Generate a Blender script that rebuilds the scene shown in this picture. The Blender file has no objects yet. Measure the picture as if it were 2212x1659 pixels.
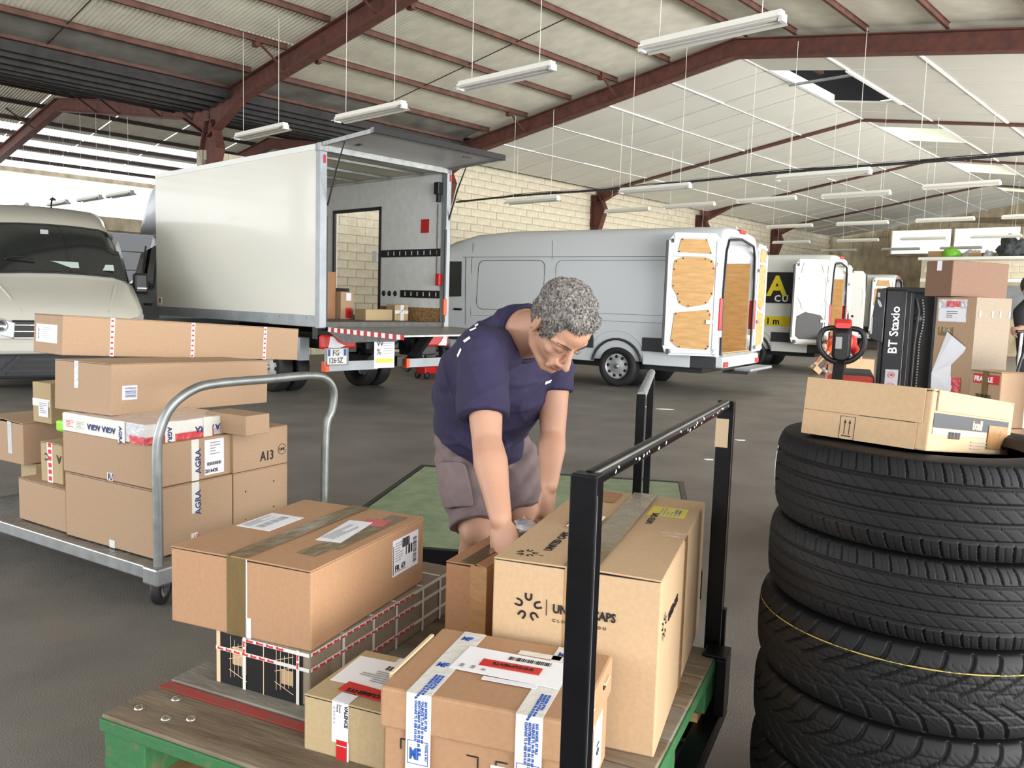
import bpy, bmesh, math, random
from mathutils import Vector, Matrix
R = math.radians
random.seed(7)
C = bpy.context.scene.collection
H0 = 1.35                      # eye height of the photographer
F, PIT, ROLL, YL = 1757.9, R(5.778), R(1.75), R(47.39)   # lens in px of the 2212 frame; YL: heading of the hall

# ---------------------------------------------------------------- camera
cam = bpy.data.objects.new('camera', bpy.data.cameras.new('camera'))
C.objects.link(cam)
cam.data.sensor_width = 36; cam.data.lens = F/2212*36; cam.data.clip_end = 300; cam.data.clip_start = .05
_f = Vector((0, math.cos(PIT), -math.sin(PIT))); _x = Vector((1, 0, 0)); _u = Vector((0, math.sin(PIT), math.cos(PIT)))
_r2 = _x*math.cos(ROLL)+_u*math.sin(ROLL); _u2 = -_x*math.sin(ROLL)+_u*math.cos(ROLL)
cam.matrix_world = Matrix.Translation((0, 0, H0)) @ Matrix((_r2, _u2, -_f)).transposed().to_4x4()
bpy.context.scene.camera = cam

# ---------------------------------------------------------------- light
sc = bpy.context.scene
w = bpy.data.worlds.new('sky'); sc.world = w; w.use_nodes = True
bg = w.node_tree.nodes['Background']; bg.inputs[0].default_value = (.93, .96, 1, 1); bg.inputs[1].default_value = 2.7
def area(name, l, t, z, sx, sy, power, aim, col=(1, .985, .96)):
    L = bpy.data.lights.new(name, 'AREA'); L.shape = 'RECTANGLE'; L.size = sx; L.size_y = sy; L.energy = power; L.color = col
    o = bpy.data.objects.new(name, L); C.objects.link(o)
    p = LT(l, t, z); o.location = p
    o.rotation_euler = (LT(*aim)-p).to_track_quat('-Z', 'Y').to_euler()
    return o
LV = Vector((math.cos(YL), math.sin(YL), 0)); TV = Vector((-math.sin(YL), math.cos(YL), 0))
def LT(l, t, z=0): return LV*l+TV*t+Vector((0, 0, z))
area('fill_side', 2, -9, 3.4, 12, 4.0, 470, (10, 8, 1))  # added fill from an unseen side opening, raises the overall level
area('fill_upward', 6, -9, .3, 16, 5, 4200, (9, 6, 6))  # added upward fill that brightens the near ceiling
area('fill_left_end', -12, 20, 2.8, 13, 4.5, 1500, (8, 13, 2.4))  # added fill for the truck and van sides, out of view
area('fill_far_end', 37.5, -2.7, 2.0, 4, 3.4, 700, (40, 10, 2.6))  # added fill to brighten the far end wall, no doors there
area('fill_right_row', 26, -2.7, 1.9, 24, 1.8, 2900, (26, 8, 2.6))  # added fill for ceiling, vans and block wall; right wall has no windows
sc.view_settings.view_transform = 'Standard'; sc.view_settings.look = 'None'
sc.view_settings.exposure = 0.1; sc.view_settings.gamma = 1; sc.view_settings.use_curve_mapping = False
sc.cycles.max_bounces = 8; sc.cycles.diffuse_bounces = 5; sc.cycles.glossy_bounces = 4
sc.cycles.transmission_bounces = 6; sc.cycles.transparent_max_bounces = 8
sc.cycles.sample_clamp_indirect = 6; sc.cycles.caustics_reflective = False; sc.cycles.caustics_refractive = False
sc.cycles.use_denoising = True

# ---------------------------------------------------------------- placing helpers
def ray(px, py):
    x, y = px-1106, py-829.5
    cr, sr = math.cos(ROLL), math.sin(ROLL)
    X = (x*cr+y*sr)/F; U = (x*sr-y*cr)/F
    c, s = math.cos(PIT), math.sin(PIT)
    return Vector((X, c+U*s, -s+U*c))
def onz(px, py, z): r = ray(px, py); return Vector((0, 0, H0))+r*((z-H0)/r.z)
def ony(px, py, Y): r = ray(px, py); return Vector((0, 0, H0))+r*(Y/r.y)

# ---------------------------------------------------------------- materials
def srgb(r, g, b):
    f = lambda c: (c/255/12.92) if c/255 <= .04045 else ((c/255+.055)/1.055)**2.4
    return (f(r), f(g), f(b), 1)
M = {}
def mat(name, col, rough=.6, metal=0, nscale=0, namp=.15, bump=0, bscale=80, stretch=None, coat=0, alpha=1, emit=0, trans=0, col2=None, nthr=None, spec=.5, detail=4):
    m = bpy.data.materials.new(name); m.use_nodes = True; nt = m.node_tree; N = nt.nodes; Lk = nt.links
    b = N['Principled BSDF']
    if len(col) == 3: col = srgb(*col)
    if col2 is not None and len(col2) == 3: col2 = srgb(*col2)
    b.inputs['Base Color'].default_value = col; b.inputs['Roughness'].default_value = rough; b.inputs['Metallic'].default_value = metal
    b.inputs['Specular IOR Level'].default_value = spec
    b.inputs['Coat Weight'].default_value = coat; b.inputs['Coat Roughness'].default_value = .08
    b.inputs['Alpha'].default_value = alpha; b.inputs['Transmission Weight'].default_value = trans
    if emit: b.inputs['Emission Color'].default_value = col; b.inputs['Emission Strength'].default_value = emit
    if nscale or bump:
        tc = N.new('ShaderNodeTexCoord'); mp = N.new('ShaderNodeMapping'); Lk.new(tc.outputs['Object'], mp.inputs[0])
        if stretch: mp.inputs['Scale'].default_value = stretch
    if nscale:
        n = N.new('ShaderNodeTexNoise'); n.inputs['Scale'].default_value = nscale; n.inputs['Detail'].default_value = detail
        Lk.new(mp.outputs[0], n.inputs['Vector'])
        r = N.new('ShaderNodeValToRGB'); a, c = (nthr or (.3, .7))
        r.color_ramp.elements[0].position = a; r.color_ramp.elements[1].position = c
        r.color_ramp.elements[0].color = col2 if col2 else tuple(x*(1-namp) for x in col[:3])+(1,)
        r.color_ramp.elements[1].color = col if col2 else tuple(min(1, x*(1+namp)) for x in col[:3])+(1,)
        Lk.new(n.outputs[0], r.inputs[0]); Lk.new(r.outputs[0], b.inputs['Base Color'])
    if bump:
        n2 = N.new('ShaderNodeTexNoise'); n2.inputs['Scale'].default_value = bscale; n2.inputs['Detail'].default_value = 5
        Lk.new(mp.outputs[0], n2.inputs['Vector'])
        bp = N.new('ShaderNodeBump'); bp.inputs['Strength'].default_value = bump; bp.inputs['Distance'].default_value = .01
        Lk.new(n2.outputs[0], bp.inputs['Height']); Lk.new(bp.outputs[0], b.inputs['Normal'])
    M[name] = m
    return m
mat('asphalt', (126, 121, 113), .48, nscale=1.6, col2=(98, 94, 89), bump=.5, bscale=160, detail=12, nthr=(.3, .7))
mat('red_steel', (108, 62, 50), .7, nscale=7, col2=(78, 48, 42), bump=.15, bscale=30, detail=8)
mat('dark_steel', (58, 46, 42), .7, nscale=7, namp=.3)
mat('purlin_red', (118, 80, 68), .7, nscale=5, col2=(84, 58, 50))
mat('fibre', (224, 221, 205), .8, nscale=3, namp=.1)
mat('fibre_dark', (120, 118, 112), .85, nscale=2, namp=.35)
mat('gutter', (52, 50, 50), .7, nscale=4, namp=.4)
mat('ceil_panel', (218, 217, 208), .75, nscale=.6, namp=.05)
mat('tbar', (240, 240, 238), .5)
mat('block', (222, 213, 190), .9, nscale=5, namp=.12, bump=.5, bscale=60)
mat('mortar', (190, 182, 162), .95, nscale=5, namp=.1)
mat('concrete', (214, 200, 172), .9, nscale=3, col2=(164, 148, 120), bump=.4, bscale=20, stretch=(1, 1, .5), detail=8)
mat('white_paint', (232, 233, 230), .35, coat=.3)
mat('lamp_white', (226, 226, 218), .45)
mat('tube_glass', (240, 240, 238), .3)
mat('alu', (150, 156, 160), .5, metal=.5, nscale=4, namp=.12)
mat('galv', (150, 153, 152), .45, metal=.8, nscale=14, namp=.18)
mat('chrome', (200, 200, 200), .18, metal=1)
mat('black', (22, 22, 24), .45)
mat('black_metal', (8, 8, 11), .35, nscale=9, namp=.5, bump=.1, bscale=25, spec=.22)
mat('rubber', (30, 30, 31), .62, nscale=8, namp=.25)
mat('dark_plastic', (40, 41, 43), .5)
mat('white_gloss', (222, 221, 210), .3, coat=.5)
mat('glass_dark', (30, 36, 38), .06, coat=1)
mat('glass', (190, 205, 205), .04, alpha=.35)
mat('red', (196, 34, 36), .4)
mat('orange', (226, 84, 30), .45)
mat('amber', (240, 150, 30), .3, emit=1.2)
mat('blue', (36, 84, 176), .5)
mat('navy_ink', (44, 52, 110), .6)
mat('royal_ink', (38, 84, 168), .6)
mat('white', (238, 238, 240), .55)
mat('paper', (228, 228, 234), .6, nscale=6, namp=.04)
mat('ink', (20, 20, 22), .6)
mat('grey_ink', (150, 148, 148), .6)
mat('lgrey_ink', (184, 184, 188), .6)
mat('red_ink', (206, 44, 48), .6)
mat('yellow', (226, 206, 30), .5)
mat('yellow_label', (214, 200, 70), .5)

# ---------------------------------------------------------------- mesh builder
class MB:
    def __init__(s): s.v = []; s.f = []; s.sm = []
    def add(s, vs, fs, smooth=False):
        b = len(s.v); s.v += [tuple(v) for v in vs]; s.f += [tuple(i+b for i in f) for f in fs]; s.sm += [smooth]*len(fs); return s
    def box(s, x0, y0, z0, x1, y1, z1, mtx=None):
        vs = [Vector((x, y, z)) for z in (z0, z1) for y in (y0, y1) for x in (x0, x1)]
        if mtx: vs = [mtx @ v for v in vs]
        return s.add(vs, [(0, 2, 3, 1), (4, 5, 7, 6), (0, 1, 5, 4), (2, 6, 7, 3), (0, 4, 6, 2), (1, 3, 7, 5)])
    def bar(s, a, b, w, h=None, up=(0, 0, 1)):
        a, b = Vector(a), Vector(b); h = h or w; d = (b-a).normalized(); up = Vector(up)
        x = d.cross(up)
        if x.length < 1e-3: x = d.cross(Vector((1, 0, 0)))
        x.normalize(); y = x.cross(d)
        vs = [p+x*w/2*i+y*h/2*j for p in (a, b) for i, j in ((-1, -1), (1, -1), (1, 1), (-1, 1))]
        return s.add(vs, [(0, 1, 2, 3), (7, 6, 5, 4), (0, 4, 5, 1), (1, 5, 6, 2), (2, 6, 7, 3), (3, 7, 4, 0)])
    def tube(s, pts, r, n=10, cap=True):
        pts = [Vector(p) for p in pts]; rs = r if isinstance(r, (list, tuple)) else [r]*len(pts)
        vs = []; fs = []; px = None
        for i, p in enumerate(pts):
            d = (pts[min(i+1, len(pts)-1)]-pts[max(i-1, 0)]).normalized()
            if px is None:
                x = d.cross(Vector((0, 0, 1)))
                if x.length < 1e-3: x = Vector((1, 0, 0))
            else: x = px-d*px.dot(d)
            x.normalize(); px = x; y = d.cross(x)
            vs += [p+(x*math.cos(2*math.pi*k/n)+y*math.sin(2*math.pi*k/n))*rs[i] for k in range(n)]
        for i in range(len(pts)-1):
            for k in range(n):
                fs.append((i*n+k, i*n+(k+1) % n, (i+1)*n+(k+1) % n, (i+1)*n+k))
        s.add(vs, fs, True)
        if cap:
            s.add(vs[:n], [tuple(range(n-1, -1, -1))]); s.add(vs[-n:], [tuple(range(n))])
        return s
    def lathe(s, prof, axis_o=(0, 0, 0), axis=(0, 0, 1), n=32, smooth=True, close=False):
        o = Vector(axis_o); a = Vector(axis).normalized(); x = a.orthogonal().normalized(); y = a.cross(x)
        vs = [o+a*h+(x*math.cos(2*math.pi*k/n)+y*math.sin(2*math.pi*k/n))*r for r, h in prof for k in range(n)]
        fs = []; m = len(prof)
        for i in range(m if close else m-1):
            for k in range(n):
                j = (i+1) % m
                fs.append((i*n+k, i*n+(k+1) % n, j*n+(k+1) % n, j*n+k))
        return s.add(vs, fs, smooth)
    def prism(s, poly, d0, d1, mtx=None):
        """poly in local xz, extruded along y from d0 to d1"""
        n = len(poly); vs = [Vector((x, y, z)) for y in (d0, d1) for x, z in poly]
        if mtx: vs = [mtx @ v for v in vs]
        return s.add(vs, [tuple(range(n)), tuple(range(2*n-1, n-1, -1))]+[(i+n, (i+1) % n+n, (i+1) % n, i) for i in range(n)])
    def loft(s, rings, closed=True, smooth=True, cap=(False, False)):
        n = len(rings[0]); vs = [v for r in rings for v in r]; fs = []
        for i in range(len(rings)-1):
            for k in range(n if closed else n-1):
                fs.append((i*n+k, i*n+(k+1) % n, (i+1)*n+(k+1) % n, (i+1)*n+k))
        s.add(vs, fs, smooth)
        if cap[0]: s.add(rings[0], [tuple(range(n-1, -1, -1))])
        if cap[1]: s.add(rings[-1], [tuple(range(n))])
        return s
    def mesh(s, name):
        me = bpy.data.meshes.new(name); me.from_pydata(s.v, [], s.f)
        me.polygons.foreach_set('use_smooth', s.sm); me.update(); return me
    def build(s, name, m, parent=None, loc=None, bevel=0, fix=True, seg=2):
        me = s.mesh(name); me.materials.append(M[m] if isinstance(m, str) else m)
        if fix:
            b = bmesh.new(); b.from_mesh(me); bmesh.ops.recalc_face_normals(b, faces=b.faces); b.to_mesh(me); b.free()
        o = bpy.data.objects.new(name, me); C.objects.link(o)
        if parent: o.parent = parent
        if loc is not None: o.location = loc
        if bevel:
            md = o.modifiers.new('bevel', 'BEVEL'); md.width = bevel; md.segments = seg; md.limit_method = 'ANGLE'; md.angle_limit = R(40)
        return o
def tag(o, label=None, cat=None, group=None, kind=None):
    if label: o['label'] = label
    if cat: o['category'] = cat
    if group: o['group'] = group
    if kind: o['kind'] = kind
    return o
def empty(name, loc=(0, 0, 0), rz=0, label=None, cat=None, group=None, kind=None, parent=None):
    o = bpy.data.objects.new(name, None); C.objects.link(o); o.location = loc; o.rotation_euler = (0, 0, rz); o.empty_display_size = .1
    if parent: o.parent = parent
    return tag(o, label, cat, group, kind)
def kids(o): return [c for c in bpy.data.objects if c.parent == o]
def copy_tree(o, parent=None):
    ch = kids(o); c = o.copy(); C.objects.link(c)
    if parent: c.parent = parent
    for k in ch: copy_tree(k, c)
    return c
def dup(o, name=None, parent=None, loc=None, **kw):
    c = o.copy(); C.objects.link(c)
    if parent is not None: c.parent = parent
    if loc is not None: c.location = loc
    return c
def basis(origin, right, up):
    r = Vector(right).normalized(); u = Vector(up).normalized(); n = r.cross(u)
    return Matrix.Translation(Vector(origin)) @ Matrix((r, u, n)).transposed().to_4x4()
def text(name, body, size, m, parent, origin, right, up, align='LEFT', bold=.0, ext=.0006, sx=1, shear=0, spacing=1):
    cu = bpy.data.curves.new(name, 'FONT'); cu.body = body; cu.size = size; cu.align_x = align; cu.extrude = ext; cu.offset = bold; cu.resolution_u = 2; cu.shear = shear; cu.space_character = spacing
    t = bpy.data.objects.new(name, cu); C.objects.link(t)
    dg = bpy.context.evaluated_depsgraph_get(); me = bpy.data.meshes.new_from_object(t.evaluated_get(dg))
    bpy.data.objects.remove(t); me.materials.clear(); me.materials.append(M[m])
    o = bpy.data.objects.new(name, me); C.objects.link(o); o.parent = parent
    me.transform(basis(origin, right, up) @ Matrix.Diagonal((sx, 1, 1, 1)))
    return o
# ================================================================ the hall
ROT = YL
def hall(name, mb, m, kind='structure', parent=None, **k):
    o = mb.build(name, m, parent, **k)
    if parent is None: o.rotation_euler = (0, 0, ROT)
    if kind: o['kind'] = kind
    return o
RIDGE, SL, ZR, EAVE_T = 7.8, .155, 6.5, 16.0      # ridge line, slope, underside of the purlins at the ridge
def roofz(t, z0=ZR):
    if t <= 16: return z0-abs(t-RIDGE)*SL
    return z0-abs(t-24.2)*SL
# floor
mb = MB(); mb.box(-16, -12, -.2, 42, 33, 0); fl = hall('floor', mb, 'asphalt')
# block wall along t=16 : mortar core + individual blocks (running bond)
wall = MB().box(8.0, 16.03, 0, 14.3, 16.25, 4.2).box(14.3, 16.03, 0, 40.2, 16.25, 5.1); wl = hall('wall_left', wall, 'mortar')
bm_ = MB().box(-.245, 0, -.094, .245, .045, .094); bme = bm_.mesh('block')
bb = bmesh.new(); bb.from_mesh(bme); bmesh.ops.bevel(bb, geom=[e for e in bb.edges if all(abs(v.co.y) < .01 for v in e.verts)], offset=.012, segments=1, affect='EDGES'); bb.to_mesh(bme); bb.free()
bme.materials.append(M['block'])
rest = MB(); nb = 0
rb = random.Random(3)
for row in range(25):
    z = .1+row*.2
    for k in range(64):
        l = 8.3+k*.5+(.25 if row % 2 else 0)
        if l > 40 or (l < 14.3 and z > 4.2): continue
        near = (z > 2.55 and 14.5 < l < 25.3) or (.9 < z < 2.75 and 11.2 < l < 13.6)
        dy = rb.uniform(0, .012)
        if near and nb < 300:
            o = bpy.data.objects.new('block', bme); C.objects.link(o); o.parent = wl; o.location = (l, 15.985+dy, z); nb += 1
        else:
            rest.box(l-.245, 15.985+dy, z-.094, l+.245, 16.03, z+.094)
r = rest.build('block_courses', 'block', wl); r['kind'] = 'stuff'
# far end wall (l=40) with its window band, gable up to the roof
e = MB(); l0, l1 = 40, 40.3
e.box(l0, 13.2, 0, l1, 16.25, 4.9); e.box(l0, -10, 0, l1, 13.2, 4.06)
def gable(mb, la, lb, t0, t1, z0):
    ts = [t0, t1] if not (t0 < RIDGE < t1) else [t0, RIDGE, t1]
    poly = [(t0, z0), (t1, z0)]+[(t, roofz(t)) for t in reversed(ts)]
    n = len(poly); vs = [Vector((l, t, z)) for l in (la, lb) for t, z in poly]
    mb.add(vs, [tuple(range(n)), tuple(range(2*n-1, n-1, -1))]+[(i+n, (i+1) % n+n, (i+1) % n, i) for i in range(n)])
gable(e, l0, l1, -10, 13.2, 5.18); gable(e, l0, l1, 13.2, 16, 4.85); e.box(l0, 16, 4.8, l1, 16.25, 5.1)
hall('wall_far', e, 'concrete')
wn = empty('window_1', kind='structure'); wn.rotation_euler = (0, 0, ROT)
for t in (13.2, 10.55, 7.9, 5.2, 2.5): MB().box(39.95, t-.06, 4.0, 40.1, t+.06, 5.25).build('mullion', 'concrete', wn)
MB().box(39.9, -3, 3.98, 40.12, 13.3, 4.08).build('window_sill', 'concrete', wn)
MB().box(39.95, -3, 5.15, 40.1, 13.3, 5.23).build('head_rail', 'concrete', wn)
MB().box(40.14, -3, 4.06, 40.15, 13.2, 5.18).build('pane', 'glass', wn)
# second nave: far wall with the long light band
e = MB(); e.box(-16, 31.4, 0, 42, 31.6, 3.85); e.box(-16, 31.4, 5.2, 42, 31.6, 5.35); hall('wall_back', e, 'concrete')
e = MB().box(-16, 31.3, 3.5, 42, 31.42, 3.97); hall('trim_1', e, 'concrete')
# side wall behind the photographer's right, below the same eaves
e = MB().box(14, -3.2, 0, 40, -3.0, 3.0); hall('wall_right', e, 'block')

# steel portal frames
FR = [1.75, 8.1, 14.4, 20.9, 27.3, 33.6]
def Ibeam(mb, a, b, h0, h1, w=.2):
    """I section from a to b (l,t,z of the bottom flange), depth h0->h1, in a plane of constant l"""
    (l, ta, za), (_, tb, zb) = a, b
    th = .022
    for z0, z1, ww in ((0, th, w), (1, 1, w)):
        pass
    def slab(za0, za1, zb0, zb1, ww):
        vs = [Vector((l+s*ww/2, t, z)) for t, z0, z1 in ((ta, za0, za1), (tb, zb0, zb1)) for s in (-1, 1) for z in (z0, z1)]
        mb.add(vs, [(0, 1, 3, 2), (4, 6, 7, 5), (0, 2, 6, 4), (1, 5, 7, 3), (0, 4, 5, 1), (2, 3, 7, 6)])
    slab(za, za+th, zb, zb+th, w); slab(za+h0-th, za+h0, zb+h1-th, zb+h1, w); slab(za+th, za+h0-th, zb+th, zb+h1-th, .03)
for i, l in enumerate(FR):
    fr = empty('portal_frame', label=['dark red portal frame arching over the doors outside the view', 'dark red steel frame whose branching column rises behind the box truck', 'dark red steel frame crossing the hall where the white ceiling panels start', 'thin red frame line crossing the white ceiling, second column along the block wall', 'red frame of the third column along the block wall', 'red frame nearest the far end wall'][i], cat='steel frame')
    fr.rotation_euler = (0, 0, ROT)
    h = .34
    zb = lambda t: roofz(t)-.12-h
    m = MB(); Ibeam(m, (l, 14.6, zb(14.6)), (l, RIDGE, zb(RIDGE)), h, h); m.build('rafter', 'red_steel', fr, fix=False)
    m = MB(); Ibeam(m, (l, RIDGE, zb(RIDGE)), (l, -3, zb(-3)), h, h); m.build('rafter', 'red_steel', fr, fix=False)
    # haunch and column
    m = MB(); Ibeam(m, (l, 15.85, zb(15.85)-.36), (l, 14.6, zb(14.6)), h+.36, h, .2); m.build('haunch', 'red_steel', fr, fix=False)
    ct = 15.82
    m = MB()
    m.box(l-.1, ct-.17, 0, l+.1, ct-.15, 3.75); m.box(l-.1, ct+.15, 0, l+.1, ct+.17, 3.75); m.box(l-.012, ct-.15, 0, l+.012, ct+.15, 3.75)
    m.build('column', 'red_steel', fr)
    m = MB(); prof = [(ct-.17, 3.75), (ct+.17, 3.75), (ct+.32, 4.2), (ct+.1, 4.75), (ct-.12, 4.75), (ct-.36, 4.2)]
    if i > 1: prof = [(ct-.17, 3.75), (ct+.17, 3.75), (ct+.17, 4.75), (ct-.12, 4.75), (ct-.36, 4.3)]
    for s0, s1, sc_ in ((-.015, .015, 1),):
        n = len(prof); vs = [Vector((l+s, t, z)) for s in (s0, s1) for t, z in prof]
        m.add(vs, [tuple(range(n)), tuple(range(2*n-1, n-1, -1))]+[(k+n, (k+1) % n+n, (k+1) % n, k) for k in range(n)])
    for k in range(len(prof)):
        a, b = prof[k], prof[(k+1) % len(prof)]
        m.bar((l, a[0], a[1]), (l, b[0], b[1]), .2, .025, up=(1, 0, 0) if 0 else (0, .01, 1))
    m.build('column_head', 'red_steel', fr)
    if i < 3:
        m = MB(); Ibeam(m, (l, 16.9, zb(16.9)-.0), (l, 24.2, zb(24.2)), h, h); m.build('rafter', 'red_steel', fr, fix=False)
        m = MB(); Ibeam(m, (l, 15.95, zb(15.95)-.3), (l, 16.9, zb(16.9)), h+.3, h); m.build('haunch', 'red_steel', fr, fix=False)
        m = MB(); Ibeam(m, (l, 24.2, zb(24.2)), (l, 31.3, zb(31.3)), h, h); m.build('rafter', 'red_steel', fr, fix=False)
    # fly braces from purlin to bottom flange
    if i < 3:
        for t in ((10.46, 13.03) if i else ()):
            for s in (-1, 1):
                m = MB().bar((l, t, zb(t)), (l+s*.62, t, roofz(t)-.05), .03, .03); m.box(l+s*.62-.04, t-.06, roofz(t)-.16, l+s*.62+.04, t+.06, roofz(t)-.02)
                m.build('fly_brace', 'red_steel', fr)
        if i == 1:
            for t in (16.6, 18.0, 20.2, 21.5, 26.0):
                MB().bar((l, t, zb(t)), (l-.75, t+.05, roofz(t)+.02), .035, .035).build('fly_brace', 'dark_steel', fr)
# purlins over the near bays, running along the hall
roof = empty('ceiling', kind='structure'); roof.rotation_euler = (0, 0, ROT)
PT = [-2.3, -1.0, .3, 1.55, 2.8, 4.1, 5.35, 6.6, 7.55, 9.2, 10.46, 11.69, 12.98, 14.2, 15.1]
def purlin(t, l0, l1, mname, lab, grp, hh=.1, z=None):
    z = roofz(t) if z is None else z
    m = MB(); m.box(l0, t-.028, z-hh, l1, t+.028, z-hh+.012); m.box(l0, t-.028, z-.012, l1, t+.028, z); m.box(l0, t-.005, z-hh, l1, t+.005, z)
    m.build('purlin', mname, roof)
for t in PT:
    for a, b in ((-6, 1.7), (1.8, 8.05), (8.15, 14.35)):
        purlin(t, a, b, 'purlin_red', 'thin reddish steel purlin under the corrugated roof sheets', 'purlins of the near roof bays')
for t in (17.6, 19.0, 20.4, 21.8, 23.2, 25.2, 26.5, 27.8, 29.1, 30.4):
    purlin(t, -6, 22, 'dark_steel', 'dark purlin of the roof beyond the column row', 'purlins of the far roof', .11)
# sag rods
for l in (4.9, 11.2):
    for a, b in zip(PT[3:-1], PT[4:]):
        if a < RIDGE < b: continue
        MB().bar((l, a, roofz(a)-.05), (l, b, roofz(b)-.05), .014).build('sag_rod', 'dark_steel', roof)
# valley gutter with its dark troughs between the two roofs
ga = MB(); z = roofz(16)
for k, (t, dz) in enumerate(((15.05, -.02), (15.3, -.06), (15.6, -.1), (15.9, -.12), (16.2, -.12), (16.5, -.1), (16.8, -.05), (17.1, 0), (17.4, .02))):
    ga.box(-6, t-.02, z+dz-.14, 22, t+.02, z+dz+.02)
ga.box(-6, 15.0, z+.12, 22, 17.4, z+.15); hall('trim_2', ga, 'gutter')
o = MB(); o.add([(-6, 14.45, roofz(14.45)-.01), (14.3, 14.45, roofz(14.45)-.01), (14.3, 15.3, roofz(15.3)-.05), (-6, 15.3, roofz(15.3)-.05), (-6, 14.45, roofz(14.45)), (14.3, 14.45, roofz(14.45)), (14.3, 15.3, roofz(15.3)-.03), (-6, 15.3, roofz(15.3)-.03)], [(0, 1, 2, 3), (7, 6, 5, 4), (0, 4, 5, 1), (2, 6, 7, 3), (0, 3, 7, 4), (1, 5, 6, 2)]); hall('trim_3', o, 'fibre_dark')
# corrugated roof sheets (corrugations run up the slope)
def sheet_mesh(wl, ta, tb, pitch=.075, amp=.018, zf=roofz):
    n = int(wl/pitch*2); vs = []; fs = []
    for j, t in enumerate((ta, tb)):
        for i in range(n+1):
            vs.append((i*pitch/2, t, zf(t)+.02+(amp if i % 2 else 0)))
    for i in range(n): fs.append((i, i+1, n+1+i+1, n+1+i))
    return vs, fs
def sheets(ls, tp, m, wl=1.05, nm='roof_sheet'):
    for ta, tb in tp:
        vs, fs = sheet_mesh(wl, ta, tb); mbx = MB().add(vs, fs, False); me = mbx.mesh(nm); me.materials.append(M[m])
        for l in ls:
            o = bpy.data.objects.new(nm, me); C.objects.link(o); o.parent = roof; o.location = (l, 0, 0)
nearl = [-6+k*1.05 for k in range(20)]
sheets(nearl, ((RIDGE+.02, 10.5), (10.48, 13.0), (12.98, 15.3)), 'fibre')
sheets(nearl, ((5.35, RIDGE-.02), (2.8, 5.37), (.3, 2.82), (-3, .32)), 'fibre')
m = MB().box(-6.5, RIDGE-.15, roofz(RIDGE)+.03, 15, RIDGE+.15, roofz(RIDGE)+.1); m.build('ridge_cap', 'fibre', roof)
# roof of the far nave: opaque sheets, then translucent ones near its far wall
tm = mat('translucent', (245, 246, 240), .4, trans=0, emit=0); tm.node_tree.nodes['Principled BSDF'].inputs['Alpha'].default_value = .3
farl = [-6+k*2.0 for k in range(14)]
sheets(farl, ((16.6, 19), (19, 21.8), (21.8, 24.2), (24.2, 26.5)), 'fibre', 2.0)
sheets(farl, ((26.5, 27.2), (27.8, 28.5), (29.1, 29.7)), 'fibre', 2.0)
sheets(farl, ((27.2, 27.8), (28.5, 29.1), (29.7, 31.4)), 'translucent', 2.0, 'skylight_sheet')

# white insulated ceiling panels beyond frame 2, each its own panel between the T bars
TB = [13.95, 12.38, 10.84, 9.28, 7.74, 6.14, 4.58, 3.02, 1.46, -.1, -1.66]
CZ = lambda t: ZR-.41-abs(t-RIDGE)*SL
PW = 1.045
cp = empty('ceiling_2', kind='structure'); cp.rotation_euler = (0, 0, ROT)
cols = [(15.55, 13.95)]+list(zip(TB[:-1], TB[1:]))
far_rest = MB(); pcount = 0
rp = random.Random(5)
for ci, (ta, tb) in enumerate(cols):
    za, zb_ = CZ(ta), CZ(tb)
    x0, x1 = .02, PW-.02
    def pan(mb, l, dz):
        vs = [(l+x, t, z+dz+d) for d in (0, .04) for x, t, z in ((x0, ta-.02, za), (x1, ta-.02, za), (x1, tb+.02, zb_), (x0, tb+.02, zb_))]
        mb.add(vs, [(3, 2, 1, 0), (4, 5, 6, 7), (0, 1, 5, 4), (1, 2, 6, 5), (2, 3, 7, 6), (3, 0, 4, 7)])
    pm = MB(); pan(pm, 0, 0); me = pm.mesh('ceiling_panel'); me.materials.append(M['ceil_panel'])
    for k in range(24):
        l = 14.62+k*PW
        hole = (ci == 5 and k in (1, 2, 3)) or (ci == 5 and k in (7, 8)) or (ci == 5 and k in (13, 14)) or (ci == 5 and k in (19,))
        if hole: continue
        if k < 22 or ci < 6:
            if pcount < 290:
                o = bpy.data.objects.new('ceiling_panel', me); C.objects.link(o); o.parent = cp; o.location = (l, 0, rp.uniform(-.008, .008)); pcount += 1; continue
        pan(far_rest, l, 0)
if far_rest.v: o = far_rest.build('distant_panels', 'ceil_panel', cp); o['kind'] = 'stuff'
for t in TB:
    MB().box(14.55, t-.018, CZ(t)-.02, 40, t+.018, CZ(t)+.03).build('t_bar', 'tbar', cp)
m = MB(); m.box(14.5, -3, ZR+.4, 40.3, 16.3, ZR+.45); hall('ceiling_3', m, 'black')     # dark loft above the panels
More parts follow.
